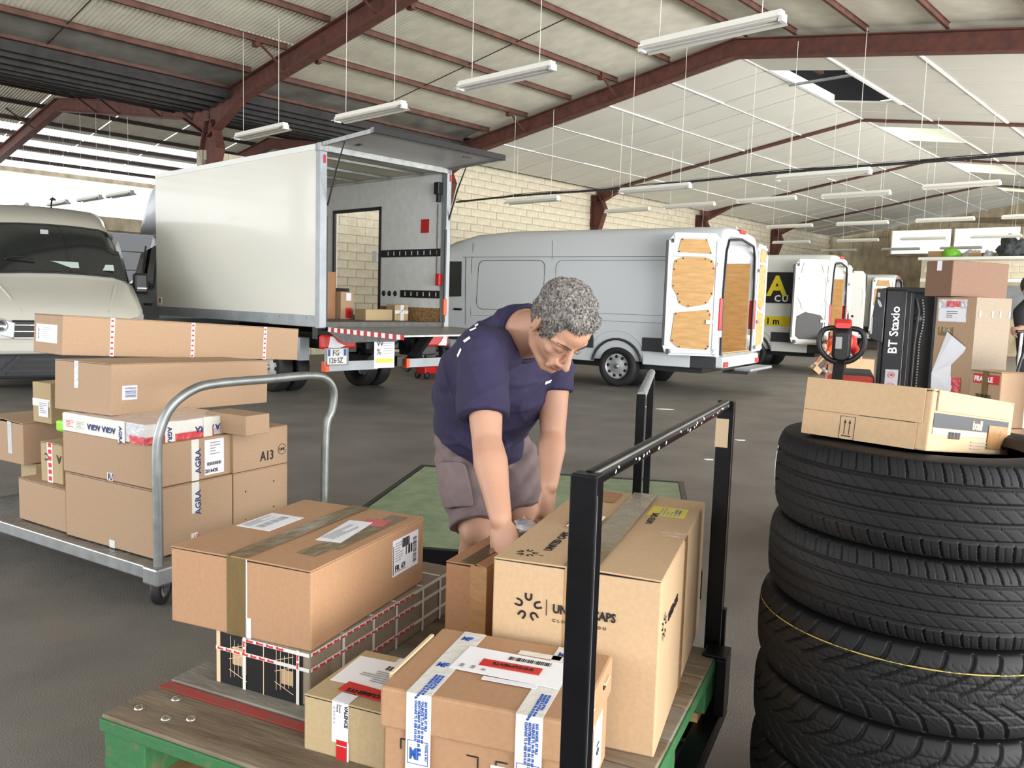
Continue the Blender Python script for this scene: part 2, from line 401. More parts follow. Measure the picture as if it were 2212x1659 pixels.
# skylights in the ceiling (lit shafts) and the open hatch
def shaft(k0, k1, name, mname, z2, lab):
    la, lb = 14.62+k0*PW, 14.62+k1*PW; ta, tb = 7.74, 6.14
    t_ = cp
    zz = CZ(6.14)
    w_ = MB()
    for a, b in (((la, ta), (lb, ta)), ((lb, ta), (lb, tb)), ((lb, tb), (la, tb)), ((la, tb), (la, ta))):
        w_.add([(a[0], a[1], CZ(a[1])), (b[0], b[1], CZ(b[1])), (b[0], b[1], z2), (a[0], a[1], z2)], [(0, 1, 2, 3)])
    w_.build('shaft_side', mname, t_)
    return t_, la, lb
for j, (k0, k1) in enumerate(((7, 9), (13, 15), (19, 20))):
    t_, la, lb = shaft(k0, k1, 'skylight', 'white_paint', 6.72, ['pale glowing roof light in the white ceiling, nearest one beyond the open hatch', 'pale glowing roof light above the hanging cable tray at the right', 'smallest far roof light near the end wall'][j])
    sk = mat('skylight_glow', (232, 236, 206), .5, emit=1.6) if j == 0 else M['skylight_glow']
    MB().box(la, 6.14, 6.70, lb, 7.74, 6.73).build('diffuser', 'skylight_glow', t_)
    MB().bar((la, 6.94, 6.69), (lb, 6.94, 6.69), .05).build('glazing_bar', 'white_paint', t_)
t_ = cp
la, lb = 14.62+PW, 14.62+4*PW
MB().box(la-.05, 7.66, CZ(7.74)-.03, lb+.05, 7.74, CZ(7.74)+.16).build('hatch_edge', 'tbar', t_)
MB().box(la, 6.14, CZ(6.14)-.03, lb, 6.2, CZ(6.14)+.05).build('hatch_edge', 'tbar', t_)
MB().box(la+.95, 6.14, CZ(7.1)-.0, la+1.02, 7.74, CZ(7.1)+.04).build('cross_rail', 'galv', t_)
for t in (6.5, 7.2): MB().bar((la-.1, t, 6.25), (la+1.3, t, 6.25), .09).build('purlin_stub', 'purlin_red', t_)
# ================================================================ box truck
def ringbox(x0, x1, z0, z1, y, r, n=5, crown=0):
    """rounded rectangle in the xz plane at y (counter-clockwise)"""
    pts = []
    for cx, cz, a0 in ((x1-r, z0+r, -90), (x1-r, z1-r, 0), (x0+r, z1-r, 90), (x0+r, z0+r, 180)):
        for k in range(n+1):
            a = R(a0+90*k/n); pts.append(Vector((cx+r*math.cos(a), y, cz+r*math.sin(a))))
    return pts
def wheel(parent, x, y, z, r, wd, axis=(1, 0, 0), cap='steel', name='wheel', tread='rubber'):
    wh = empty(name, parent=parent); ax = Vector(axis)
    prof = [(r*.62, -wd/2), (r*.9, -wd/2), (r*.97, -wd*.42), (r, -wd*.3), (r, wd*.3), (r*.97, wd*.42), (r*.9, wd/2), (r*.62, wd/2), (r*.6, 0)]
    ty = MB().lathe(prof, (x, y, z), ax, 40, close=True)
    t = ty.build('tyre', tread, parent)
    bpy.data.objects.remove(wh)
    g = MB()
    for s in (-.5, 0, .5):
        g.lathe([(r*1.001, wd*(.3*s*1.4)-.006), (r*1.004, wd*(.3*s*1.4)), (r*1.001, wd*(.3*s*1.4)+.006)], (x, y, z), ax, 40)
    g.build('tread_groove', 'black', t)
    rim = MB().lathe([(r*.63, wd*.46), (r*.6, wd*.40), (r*.55, wd*.36), (r*.3, wd*.44), (r*.12, wd*.5), (0, wd*.5)], (x, y, z), ax, 40)
    ri = rim.build('hubcap' if cap != 'steel' else 'rim', 'hubcap' if cap != 'steel' else 'rim_paint', t)
    sl = MB(); bx = ax.orthogonal().normalized(); by = ax.cross(bx)
    n = 9
    for k in range(n):
        a = 2*math.pi*k/n; d = bx*math.cos(a)+by*math.sin(a); c = Vector((x, y, z))+d*r*.47+ax*wd*.385
        sl.lathe([(r*.075, 0), (r*.075, .012), (0, .012)], c, ax, 10)
    q_ = sl.build('rim_hole', 'black', t); q_['kind'] = 'stuff'
    MB().lathe([(r*.13, 0), (r*.12, .02), (0, .025)], Vector((x, y, z))+ax*wd*.46, ax, 20).build('hub', 'galv', t)
    return t
mat('hubcap', (176, 178, 180), .35, metal=.5); mat('rim_paint', (205, 205, 205), .4, metal=.3)
mat('truck_floor', (98, 96, 92), .7, nscale=12, namp=.25)
mat('osb', (176, 140, 92), .85, nscale=45, col2=(120, 86, 48), detail=6, nthr=(.35, .65), bump=.3, bscale=60)
mat('liner', (232, 234, 232), .5, nscale=8, namp=.05)
mat('roof_skin', (196, 192, 170), .6, emit=0)
TL = empty('box_truck', LT(5.92, 8.8, 0), YL, 'white box truck with raised tail door and lowered loading platform', 'truck')
W_, L_, B0, B1 = 2.18, 4.62, .96, 3.23
def tb(name, mname, *boxes, parent=TL, bevel=0, **k):
    m = MB()
    for b in boxes: m.box(*b)
    return m.build(name, mname, parent, bevel=bevel, **k)
tb('side_panel', 'white_gloss', (0, .06, B0+.14, .03, L_, B1-.06))
tb('side_panel', 'white_gloss', (W_-.03, .06, B0+.1, W_, 1.52, B1-.06), (W_-.03, 2.72, B0+.1, W_, L_, B1-.06), (W_-.03, 1.52, 2.72, W_, 2.72, B1-.06))
tb('side_liner', 'liner', (W_-.045, .1, B0+.26, W_-.03, 1.52, B1-.08), (W_-.045, 2.72, B0+.26, W_-.03, L_-.03, B1-.08), (W_-.045, 1.52, 2.72, W_-.03, 2.72, B1-.08), (.03, .1, B0+.1, .04, L_-.03, B1-.08))
tb('kick_board', 'osb', (W_-.06, .1, B0+.06, W_-.045, 1.50, B0+.26), (W_-.06, 2.74, B0+.06, W_-.045, L_, B0+.26))
tb('front_wall', 'white_gloss', (0, L_, B0, W_, L_+.03, B1))
tb('roof_panel', 'roof_skin', (.03, .1, B1-.04, W_-.03, L_, B1-.03))
m = MB()
for k in range(6): m.box(.05, .5+k*.75, B1-.075, W_-.05, .53+k*.75, B1-.045)
m.build('roof_bow', 'galv', TL)
tb('load_floor', 'truck_floor', (0, 0, B0+.0, W_, L_, B0+.06))
rail = tb('lower_rail', 'alu', (-.012, 0, B0, .02, L_, B0+.14), (W_-.02, 0, B0, W_+.012, L_, B0+.1))
mb = MB()
for k in range(14): mb.lathe([(.012, 0), (.008, .006), (0, .007)], (-.012, .25+k*.32, B0+.1), (-1, 0, 0), 8)
mb.build('rivet', 'galv', rail)
tb('top_rail', 'white_paint', (-.012, 0, B1-.07, .03, L_, B1), (W_-.03, 0, B1-.07, W_+.012, L_, B1))
tb('rear_post', 'alu', (-.015, -.04, B0-.02, .085, .06, B1+.0), bevel=.006)
tb('rear_post', 'alu', (W_-.07, -.04, B0-.02, W_+.015, .06, B1+.0), bevel=.006)
tb('post_seal', 'black', (.085, -.03, B0+.06, .11, .0, 2.35), (W_-.09, -.045, B0+.06, W_-.06, -.03, 2.35))
tb('header', 'galv', (-.015, -.04, B1-.09, W_+.015, .08, B1))
tb('corner_cap', 'galv', (-.02, -.05, B1-.1, .1, .04, B1+.012), bevel=.01)
tb('marker_lamp', 'red', (.03, -.05, B1-.24, .06, -.04, B1-.14)); tb('marker_lamp', 'red', (W_-.02, -.05, B1-.2, W_+.005, -.04, B1-.1))
tb('door_frame', 'dark_plastic', (W_-.06, 1.48, B0+.06, W_-.02, 1.53, 2.76), (W_-.06, 2.71, B0+.06, W_-.02, 2.76, 2.76), (W_-.06, 1.48, 2.71, W_-.02, 2.76, 2.76))
tb('notice', 'white', (W_-.07, 1.56, 1.9, W_-.065, 1.68, 2.08))
tb('notice', 'red', (W_-.05, .36, 2.32, W_-.045, .54, 2.52))
# lashing rails
for (y0, y1, z) in ((.1, 1.48, 2.03), (.1, .98, 1.42)):
    rl = tb('lashing_rail', 'black', (W_-.058, y0, z-.055, W_-.045, y1, z+.055))
    m = MB()
    for k in range(int((y1-y0)/.14)): m.box(W_-.061, y0+.06+k*.14, z-.03, W_-.058, y0+.075+k*.14, z+.03)
    m.build('rail_slot', 'white', rl)
m = MB()
for k in range(3): m.lathe([(.045, 0), (.04, .008), (0, .008)], (W_-.045, 1.12+k*.14, 1.42), (-1, 0, 0), 12)
m.build('old_fixing', 'dark_plastic', TL)
# coiled cord and control on the right post
pts = [(W_-.1+.012*math.cos(k*1.2), .12+.012*math.sin(k*1.2), 2.72-k*.0045) for k in range(260)]
MB().tube(pts, .004, 5).build('coiled_cord', 'black', TL)
m = MB().box(W_-.15, .06, 2.85, W_-.06, .16, 3.02); m.box(W_-.13, .07, 2.74, W_-.08, .13, 2.86); m.build('control_unit', 'black', TL, bevel=.01)
tb('cord_holder', 'red', (W_-.14, .02, 1.55, W_-.07, .1, 1.72), bevel=.01)
m = MB().box(W_-.1, -.06, 1.12, W_-.04, -.02, 1.36); m.build('lashing_hook', 'orange', TL, bevel=.012)
# raised tail door : hinged at the header, pointing out and slightly up
td = empty('tail_door', parent=TL, loc=(0, -.02, B1-.01)); td.rotation_euler = (R(-2.5), 0, 0)
MB().box(.02, -1.02, -.01, W_-.02, .0, .02).build('door_skin', 'white_door', td) if 0 else None
mat('white_door', (176, 176, 172), .4, nscale=3, namp=.06)
MB().box(.02, -1.02, -.012, W_-.02, .0, .018).build('door_skin', 'white_door', td)
MB().box(.0, -1.06, -.03, W_, -1.0, .03).box(0, -1.06, -.03, .04, 0, .02).box(W_-.04, -1.06, -.03, W_, 0, .02).build('door_edge', 'galv', td)
MB().box(0, -1.09, -.035, W_, -1.06, .035).build('rubber_seal', 'black', td)
MB().box(W_-.5, -.8, -.02, W_-.36, -.78, -.012).box(.3, -.4, -.02, .34, -.3, -.012).build('latch', 'dark_plastic', td)
for x, dy in ((.1, -.42), (W_-.02, -.42)):
    MB().tube([(x, -.03, B1-.75), (x, -.2, B1-.33), (x, dy, B1+.07)], [.012, .012, .006], 8).build('gas_strut', 'black', TL)
# lowered loading platform (folded wedge in front, plate level with the floor)
pl = empty('loading_platform', parent=TL)
m = MB(); m.add([(.1, -.05, .96), (W_, -.05, .96), (W_, -1.78, .945), (-.08, -1.78, .94), (.1, -.05, .90), (W_, -.05, .90), (W_, -1.78, .925), (-.08, -1.78, .92)], [(0, 3, 2, 1), (4, 5, 6, 7), (0, 1, 5, 4), (1, 2, 6, 5), (2, 3, 7, 6), (3, 0, 4, 7)])
m.build('platform_plate', 'galv', pl)
m = MB(); m.add([(.1, -.06, .90), (-.07, -1.7, .90), (-.05, -1.6, .86), (.09, -.4, .78)], [(0, 1, 2, 3)])
m.build('platform_skirt', 'galv', pl)
a, b = Vector((.1, -.06, .955)), Vector((-.08, -1.78, .94)); nst = 22
for k in range(nst):
    p, q = a.lerp(b, k/nst), a.lerp(b, (k+1)/nst)
    MB().add([p, q, q-Vector((0, 0, .055)), p-Vector((0, 0, .055)), p+Vector((-.004, -.004, 0)), q+Vector((-.004, -.004, 0)), q+Vector((-.004, -.004, -.055)), p+Vector((-.004, -.004, -.055))], [(4, 5, 6, 7), (0, 1, 5, 4), (3, 7, 6, 2), (0, 4, 7, 3), (1, 2, 6, 5), (0, 3, 2, 1)]).build('warning_stripe', 'red' if k % 2 else 'white', pl)
# chassis and underrun
tb('chassis_rail', 'black', (.55, .1, .62, .66, 6.2, .84), (W_-.66, .1, .62, W_-.55, 6.2, .84), (.5, .3, .66, W_-.5, .42, .78), (.0, .02, .8, W_, .14, .95))
tb('mudguard', 'alu', (-.0, .42, .5, .14, .8, .80)); tb('side_guard', 'dark_plastic', (.0, 1.0, .5, .08, 1.6, .9), (-.01, 3.4, .42, .02, 4.4, .5), (-.01, 3.4, .62, .02, 4.4, .7))
tb('lift_cylinder', 'black', (.9, -.02, .45, 1.02, .6, .56), (1.2, -.1, .42, 1.32, .6, .55), (.75, .0, .66, 1.3, .1, .74)); 
MB().bar((.75, .1, .35), (1.1, -.3, .9), .1, .12).build('lift_arm', 'black', TL); MB().bar((1.5, .1, .35), (1.62, -.3, .9), .1, .12).build('lift_arm', 'black', TL)
tb('battery_box', 'dark_plastic', (1.55, .0, .55, 2.0, .3, .8), bevel=.02)
tb('underrun_bar', 'alu', (.06, -.14, .40, .84, -.06, .52)); tb('bar_end', 'orange', (.01, -.145, .395, .065, -.055, .525))
tb('underrun_bar', 'alu', (1.38, -.14, .40, 2.08, -.06, .52)); tb('bar_end', 'orange', (1.33, -.145, .395, 1.385, -.055, .525))
lm_ = tb('tail_lamp', 'red', (-.02, -.12, .68, .5, -.02, .86), bevel=.03); MB().prism([(.06, .70), (.22, .69), (.32, .72), (.2, .77), (.14, .84), (.09, .84), (.08, .76)], -.128, -.12).build('lamp_lens', 'white', lm_)
lm_ = tb('tail_lamp', 'red', (1.62, -.12, .68, 2.14, -.02, .86), bevel=.03); MB().prism([(1.92, .70), (2.08, .69), (2.1, .84), (2.02, .82), (1.98, .75)], -.128, -.12).build('lamp_lens', 'white', lm_)
mat('plate_white', (236, 236, 234), .4)
pb = tb('number_plate', 'plate_white', (.03, -.155, .49, .32, -.145, .685)); tb('plate_holder', 'grey_ink', (.0, -.145, .47, .36, -.13, .695), parent=pb)
tb('plate_band', 'blue', (.035, -.157, .595, .07, -.155, .68), (.275, -.157, .595, .315, -.155, .68), parent=pb)
text('plate_number', 'FG·', .098, 'ink', pb, (.105, -.157, .6), (1, 0, 0), (0, 0, 1), sx=.85, bold=.001)
text('plate_number', '126·SZ', .098, 'ink', pb, (.045, -.157, .505), (1, 0, 0), (0, 0, 1), sx=.78, bold=.001)
nt_ = tb('hanging_notice', 'paper', (1.02, -1.045, .52, 1.32, -1.04, .9)); nt_.location = (-1.02, -.1, 0)
tb('notice_strip', 'yellow_label', (1.04, -1.047, .58, 1.3, -1.045, .63), parent=nt_)
text('notice_text', 'W\n%', .1, 'ink', nt_, (1.05, -1.048, .78), (1, 0, 0), (0, 0, 1))
m = MB()
for k in range(6): m.box(1.15, -1.048, .84-k*.03, 1.29, -1.046, .846-k*.03)
m.build('notice_lines', 'grey_ink', nt_)
# wheels
for x in (.16, .42): wheel(TL, x, 1.3, .345, .345, .2, (-1, 0, 0))
for x in (W_-.3, W_-.56): wheel(TL, x, 1.3, .345, .345, .2, (1, 0, 0))
wheel(TL, .15, 5.6, .345, .345, .22, (-1, 0, 0)); wheel(TL, W_-.15, 5.6, .345, .345, .22, (1, 0, 0))
# cab: body lofted along y, silver grey
mat('silver_cab', (168, 174, 180), .3, metal=.35, coat=.5)
cabS = [(4.7, 2.35, .1, .9), (5.0, 2.35, .08, .42), (5.35, 2.3, .1, .42), (5.75, 2.0, .18, .42), (6.2, 1.5, .1, .42), (6.6, 1.28, .1, .42), (6.85, 1.1, .14, .4), (6.95, .85, .2, .42)]
rings = []
for (y, z1, inset, z0) in cabS:
    x0, x1 = .08, W_-.08; wa = 1.35
    r_ = []
    zz1 = z1
    prof = [(x0, z0), (x0-.02, .9), (x0, min(wa, zz1-.04)), (x0+inset*.7, (min(wa, zz1-.04)+zz1)/2), (x0+inset+.08, zz1-.03), (x0+inset+.3, zz1), ((x0+x1)/2, zz1+.03)]
    full = prof+[(x0+x1-x, z) for x, z in reversed(prof[:-1])]
    rings.append([Vector((x, y, z)) for x, z in full])
cb = MB().loft(rings, closed=True, cap=(True, True)); cabo = cb.build('cab_body', 'silver_cab', TL)
MB().add([(.055, 4.95, 1.38), (.055, 5.85, 1.32), (.13, 5.55, 1.98), (.15, 4.95, 2.12)], [(0, 1, 2, 3)]).build('side_window', 'glass_dark', TL)
MB().bar((.03, 5.35, 1.3), (.11, 5.3, 2.1), .05, .02).build('window_post', 'black', TL)
MB().box(.0, 4.98, 1.1, .06, 5.18, 1.14).build('door_handle', 'black', TL, bevel=.01)
m = MB().box(-.30, 6.2, 1.3, -.08, 6.36, 1.64); m.bar((-.1, 6.28, 1.4), (.1, 6.2, 1.4), .06); m.build('wing_mirror', 'black', TL, bevel=.04)
# roof wind deflector
rings = [ringbox(.15, W_-.15, 2.32, 2.32+h, y, .1 if h > .25 else h*.4) for y, h in ((4.66, .98), (4.9, .93), (5.2, .72), (5.45, .4), (5.6, .12))]
MB().loft(rings, cap=(True, True)).build('wind_deflector', 'silver_cab', TL)
tb('maker_label', 'white', (-.004, L_-.16, B0+.17, 0, L_-.02, B0+.29)); tb('maker_mark', 'red_ink', (-.006, L_-.12, B0+.2, -.004, L_-.06, B0+.27))

# trolley jack with red body behind the truck
jk = empty('trolley_jack', LT(9.4, 10.5, 0), YL+R(10), 'red trolley jack on small wheels under the loading platform', 'jack')
MB().box(-.35, -.1, .08, .3, .1, .2).box(-.05, -.13, .1, .2, .13, .28).build('jack_frame', 'red', jk, bevel=.02)
for x, yy in ((.34, -.12), (.34, .12)): MB().lathe([(.03, -.02), (.11, -.03), (.12, 0), (.11, .03), (.03, .02)], (x, yy, .12), (0, 1, 0), 20, close=True).build('wheel', 'rubber', jk)
for yy in (-.1, .1): MB().lathe([(.0, -.02), (.06, -.02), (.06, .02), (0, .02)], (-.3, yy, .06), (0, 1, 0), 14).build('wheel', 'rubber', jk)
# ================================================================ vans
mat('van_silver', (214, 220, 225), .3, coat=.3)
mat('van_white', (220, 221, 216), .3, coat=.3)
mat('plywood', (206, 164, 104), .6, nscale=4, col2=(184, 140, 84), stretch=(1, 1, 5), detail=8)
mat('trim_grey', (52, 54, 57), .55)
mat('headlamp', (205, 210, 214), .08, coat=1, metal=.4)
def bool_diff(o, cutters):
    for c in cutters:
        md = o.modifiers.new('b', 'BOOLEAN'); md.operation = 'DIFFERENCE'; md.object = c; md.solver = 'EXACT'
    dg = bpy.context.evaluated_depsgraph_get(); dg.update()
    me = bpy.data.meshes.new_from_object(o.evaluated_get(dg)); o.modifiers.clear(); o.data = me
    for c in cutters: bpy.data.objects.remove(c)
YW = ((0, .90), (.42, .93), (.8, .985), (1.5, .975), (2.1, .93), (2.45, .86), (3, .8))
def ys(z, k=1):
    for (a, b), (c, d) in zip(YW[:-1], YW[1:]):
        if z <= c: return (b+(d-b)*(z-a)/(c-a))*k
    return .8
def vring(x, z0, zt, k=1, kr=1.0):
    h = [(ys(z0)*k, z0), (ys(.62)*k, max(z0, .62)), (ys(.82)*k, max(z0+.01, min(.82, zt-.2))), (ys(1.3)*k, min(1.3, zt-.12)), (ys(1.8)*k*kr, min(1.8, zt-.09)), (ys(2.2)*k*kr, min(2.2, zt-.07)),
         (ys(min(zt, 2.4))*k*kr-.015, zt-.14 if zt > 2 else zt-.05), (ys(min(zt, 2.4))*k*kr-.09, zt-.045), (ys(min(zt, 2.4))*k*kr-.2, zt-.01), (.35*k, zt+.012), (0, zt+.02)]
    return [Vector((x, y, z)) for y, z in h]+[Vector((x, -y, z)) for y, z in reversed(h[:-1])]
def leaf(parent, paint, hinge, ang, side, panels='ply', H=(.6, 2.44), W=.84, plate=None, name='rear_door'):
    """rear door leaf: x along the leaf from the hinge, inner face towards +y*side"""
    e = empty(name, parent=parent, loc=hinge); e.rotation_euler = (0, 0, R(ang))
    z0, z1 = H; s = side
    def prof(d):   # outline with a rounded lower inner corner and tapered top
        return [(0+d, z0+d), (W-.1, z0+d), (W-.03-d, z0+.05+d), (W-d, z0+.15), (W-.0-d, z1-.75), (W-.04-d, z1-.1), (W-.12, z1-d), (.1, z1-d), (.03+d, z1-.08), (d, z1-.3)]
    MB().prism(prof(0), -.03*s, .01*s).build('door_shell', paint, e, bevel=.008)
    # raised inner frame with recessed fields
    fr = MB()
    fr.box(.0+.02, .01*s, z0+.03, .09, .035*s, z1-.12); fr.box(W-.1, .01*s, z0+.15, W-.02, .035*s, z1-.12)
    fr.box(.09, .01*s, z0+.03, W-.12, .035*s, z0+.09); fr.box(.09, .01*s, z1-.09, W-.1, .035*s, z1-.04)
    fr.box(.09, .01*s, z1-.365, W-.1, .035*s, z1-.315)
    fr.build('inner_frame', paint, e, bevel=.012)
    yy = .012*s; y2 = .026*s
    P1 = [(.16, z1-.31), (W-.17, z1-.30), (W-.21, z1-.1), (.24, z1-.1)]
    P2 = [(.11, z0+.95), (.10, z1-.52), (.14, z1-.41), (.24, z1-.37), (W-.24, z1-.37), (W-.13, z1-.42), (W-.1, z1-.55), (W-.1, z0+1.06), (W-.18, z0+.93), (W-.22, z0+.8), (W-.36, z0+.74), (.2, z0+.8)]
    P3 = [(.13, z0+.14), (.13, z0+.66), (.16, z0+.72), (W-.16, z0+.66), (W-.12, z0+.22), (W-.24, z0+.12), (.16, z0+.1)]
    if panels in ('ply', 'plyw'):
        for P in (P1, P2, P3):
            p = MB().prism(P, min(yy, y2), max(yy, y2)+.008); pp = p.build('plywood_panel', 'plywood', e); 
            sm = MB(); cx = sum(a for a, b in P)/len(P); cz = sum(b for a, b in P)/len(P)
            for a, b in P:
                q = (a+(cx-a)*.07, b+(cz-b)*.07)
                sm.lathe([(.012, 0), (.009, .004), (0, .005)], (q[0], (y2+.008) if s > 0 else yy-.012, q[1]), (0, s, 0), 8)
            q_ = sm.build('screw', 'black', pp); q_['kind'] = 'stuff'
            if s < 0: pp.location = (0, 0, 0)
    else:
        MB().prism([(.16, z0+.12), (.12, z0+.56), (.2, z0+.66), (W-.3, z0+.72), (W-.12, z0+.62), (W-.1, z0+.2), (W-.2, z0+.12)], min(yy, y2), max(yy, y2)+.01).build('door_pocket', 'black', e)
        MB().prism(P2, .011 if s > 0 else -.016, .016 if s > 0 else -.011).build('pressed_panel', paint, e, bevel=.004)
        m = MB()
        for a, b in zip(P2, P2[1:]+P2[:1]): m.bar((a[0], y2, a[1]), (b[0], y2, b[1]), .018)
        for a, b in zip(P1, P1[1:]+P1[:1]): m.bar((a[0], y2, a[1]), (b[0], y2, b[1]), .018)
        m.bar((.2, .02*s, z0+1.15), (W-.2, .02*s, z0+1.15), .04, .015); m.build('pressing_rib', paint, e)
    MB().box(W-.02, -.028*s, z0+.15, W+.008, .02*s, z1-.12).build('edge_seal', 'black', e)
    MB().box(.02, .035*s, z0+.5, .2, .06*s, z0+.56).box(.0, .03*s, z0+.06, .07, .05*s, z0+.12).box(.0, .03*s, z1-.5, .07, .05*s, z1-.44).build('hinge', 'galv', e)
    m = MB().box(W-.1, .03*s, z0+.02, W-.06, .05*s, z0+.1); m.box(W-.1, .03*s, z1-.16, W-.06, .05*s, z1-.1); m.build('catch', 'black', e)
    if plate is not None:
        p = MB().box(W*.28, -.04*s, z0+.06, W*.28+.52, -.03*s, z0+.17).build('number_plate', 'plate_white', e)
        q = MB().box(W*.28+.475, -.042*s, z0+.06, W*.28+.52, -.04*s, z0+.17); q.build('plate_band', 'blue', p)
        text('plate_number', plate, .11, 'ink', p, (W*.28+.02, -.043*s, z0+.075), (1, 0, 0), (0, 0, 1), sx=.85, bold=.001)
        MB().lathe([(.04, 0), (.03, .01), (0, .01)], (W*.6, -.03*s, z0+.62), (0, -s, 0), 14).build('lock', 'black', e)
        m = MB(); Q = [(.14, z0+.95), (.12, z1-.6), (.2, z1-.5), (W-.14, z1-.5), (W-.08, z1-.6), (W-.08, z0+.9), (W-.16, z0+.82), (.22, z0+.85)]
        for a, b in zip(Q, Q[1:]+Q[:1]): m.bar((a[0], -.031*s, a[1]), (b[0], -.031*s, b[1]), .012)
        m.build('pressing_rib', paint, e)
    return e
def van(loc, yaw, label, paint, Lg=6.7, H=2.62, wheelx=1.67, wb=3.9, left=(240, 'ply'), right=(185, 'ply'), plate=None, detail=True, stripe=False, group=None, cargo=True, bumper='silver'):
    V = empty('delivery_van', loc, yaw, label, 'van', group)
    st = [(0, H-.06), (.08, H-.01), (.5, H), (3.9, H), (4.7, H-.05), (5.2, H-.16), (5.55, H-.36), (5.9, H-.7), (6.25, 1.5), (6.5, 1.3), (6.65, 1.0), (6.7, .8)]
    rings = [vring(x*Lg/6.7, .44 if x < 6.4 else .5, z, 1 if x < 6 else (.96 if x < 6.5 else .88)) for x, z in st]
    def inner(x):
        q = vring(0, .44, H-.06); z0_, z1_ = .44, H-.04
        return [Vector((x, v.y*.87, .62+(v.z-z0_)/(z1_-z0_)*(H-.14-.62))) for v in q]
    body = MB().loft([inner(4.12), inner(.0)]+rings, cap=(True, True)).build('body_shell', paint, V)
    cut = []
    def cyl(x, y0, y1, r): 
        return MB().lathe([(0, y0), (r, y0), (r, y1), (0, y1)], (x, 0, .34), (0, 1, 0), 28).build('cutter', 'black')
    for xx in (wheelx, wheelx+wb):
        cut.append(cyl(xx, .62, 1.2, .43)); cut.append(cyl(xx, -1.2, -.62, .43))
    bool_diff(body, cut)
    # interior lining
    MB().box(.06, .775, .64, 4.1, .79, H-.5).build('plywood_lining', 'plywood', V); MB().box(.06, -.79, .64, 4.1, -.775, H-.5).build('plywood_lining', 'plywood', V)
    MB().box(.0, -.8, .62, 4.1, .8, .65).build('load_floor', 'plywood', V)
    MB().box(4.06, -.78, .65, 4.1, .78, H-.5).build('bulkhead', paint, V)
    MB().box(1.0, -.77, .65, 2.35, -.6, .95).build('wheel_box', 'plywood', V)
    m = MB(); m.box(.3, -.84, 1.9, .34, -.78, 1.94); m.bar((.1, -.83, 1.9), (1.6, -.83, 1.9), .05, .03); m.build('grab_rail', 'galv', V)
    # rear frame
    m = MB()
    for y in (-1, 1):
        pts = [(-.015, y*.8, .62), (-.015, y*.82, 1.6), (-.012, y*.77, H-.4), (-.01, y*.66, H-.22), (-.01, 0, H-.16)]
        m.tube(pts, .02, 8)
    m.build('opening_seal', 'black', V)
    for y in (.9, -.9):
        MB().box(-.03, y-.055, 1.0, .06, y+.06, 1.5).build('tail_lamp', 'red', V, bevel=.015)
        MB().box(-.03, y-.05, .9, .05, y+.055, 1.0).build('reversing_lamp', 'white', V)
    MB().box(-.03, -.14, H-.07, .06, .14, H-.01).build('brake_lamp', 'red', V, bevel=.01)
    bm2 = MB().box(-.12, -.95, .42, .1, .95, .6).build('rear_bumper', 'van_silver' if bumper == 'silver' else 'trim_grey', V, bevel=.03)
    MB().box(-.13, .74, .44, -.1, .94, .52).build('reflector', 'red', bm2); MB().box(-.13, -.94, .44, -.1, -.74, .52).build('reflector', 'red', bm2)
    st_ = MB().box(-.42, -.75, .36, -.14, .5, .41).build('rear_step', 'alu', V, bevel=.02)
    MB().box(-.4, .1, .33, -.0, .6, .36).build('step_bracket', 'black', st_)
    MB().box(-.0, -.8, .6, -.05, .8, .635).build('sill_plate', 'galv', V)
    # sides: lower trim, sill, creases
    for s in (1, -1):
        m = MB()
        for a, b in ((.02, wheelx-.44), (wheelx+.44, wheelx+wb-.44)):
            m.box(a, s*.962 if s > 0 else s*.995, .62, b, s*.995 if s > 0 else s*.962, .84)
        m.build('side_moulding', 'trim_grey', V, bevel=.008)
        m = MB().box(0, s*.9 if s > 0 else s*.955, .40, .42, s*.955 if s > 0 else s*.9, .62); m.build('rear_corner', 'trim_grey', V, bevel=.01)
        m = MB().box(.42, s*.90 if s > 0 else s*.958, .40, wheelx-.45, s*.958 if s > 0 else s*.90, .62).box(wheelx+.45, s*.90 if s > 0 else s*.958, .40, wheelx+wb-.45, s*.958 if s > 0 else s*.90, .62)
        m.build('sill_panel', paint, V, bevel=.01)
        for xx in (wheelx, wheelx+wb):
            pts = [(xx+.45*math.cos(R(a)), s*(ys(.8)+.005), .34+.45*math.sin(R(a))) for a in range(10, 175, 12)]
            MB().tube(pts, .022, 6).build('wheel_arch', 'trim_grey', V)
            MB().lathe([(0, 0), (.42, 0), (.42, .01), (0, .01)], (xx, s*.62, .34), (0, s, 0), 24).build('wheel_well', 'black', V)
            pts = [(xx+.54*math.cos(R(a)), s*(ys(.9)+.0), .40+.53*math.sin(R(a))) for a in range(38, 150, 12)]
            MB().tube(pts, .012, 6).build('arch_flare', paint, V)
        if detail and s > 0:
            m = MB()
            def ln(pts, r=.004): m.tube([(x, s*(ys(z)+.001), z) for x, z in pts], r, 5, cap=False)
            ln([(.05, 2.14), (4.9, 2.14)]); ln([(3.0, .85), (2.98, 1.3), (3.0, 2.2), (3.03, H-.2)]); ln([(4.62, .5), (4.64, 1.1), (4.68, 2.0), (4.7, H-.22)]); ln([(4.75, .9), (4.78, 1.6), (4.82, 2.13)], .006)
            ln([(.05, 1.08), (4.6, 1.08)], .003)
            def rr(x0, x1, z0, z1, r=.12):
                p = []
                for cx, cz, a0 in ((x1-r, z0+r, -90), (x1-r, z1-r, 0), (x0+r, z1-r, 90), (x0+r, z0+r, 180)):
                    for k in range(4): p.append((cx+r*math.cos(R(a0+30*k)), cz+r*math.sin(R(a0+30*k))))
                return p+[p[0]]
            ln(rr(3.12, 4.52, 1.2, 2.08), .005); ln(rr(.3, 2.9, 1.2, 2.08), .003)
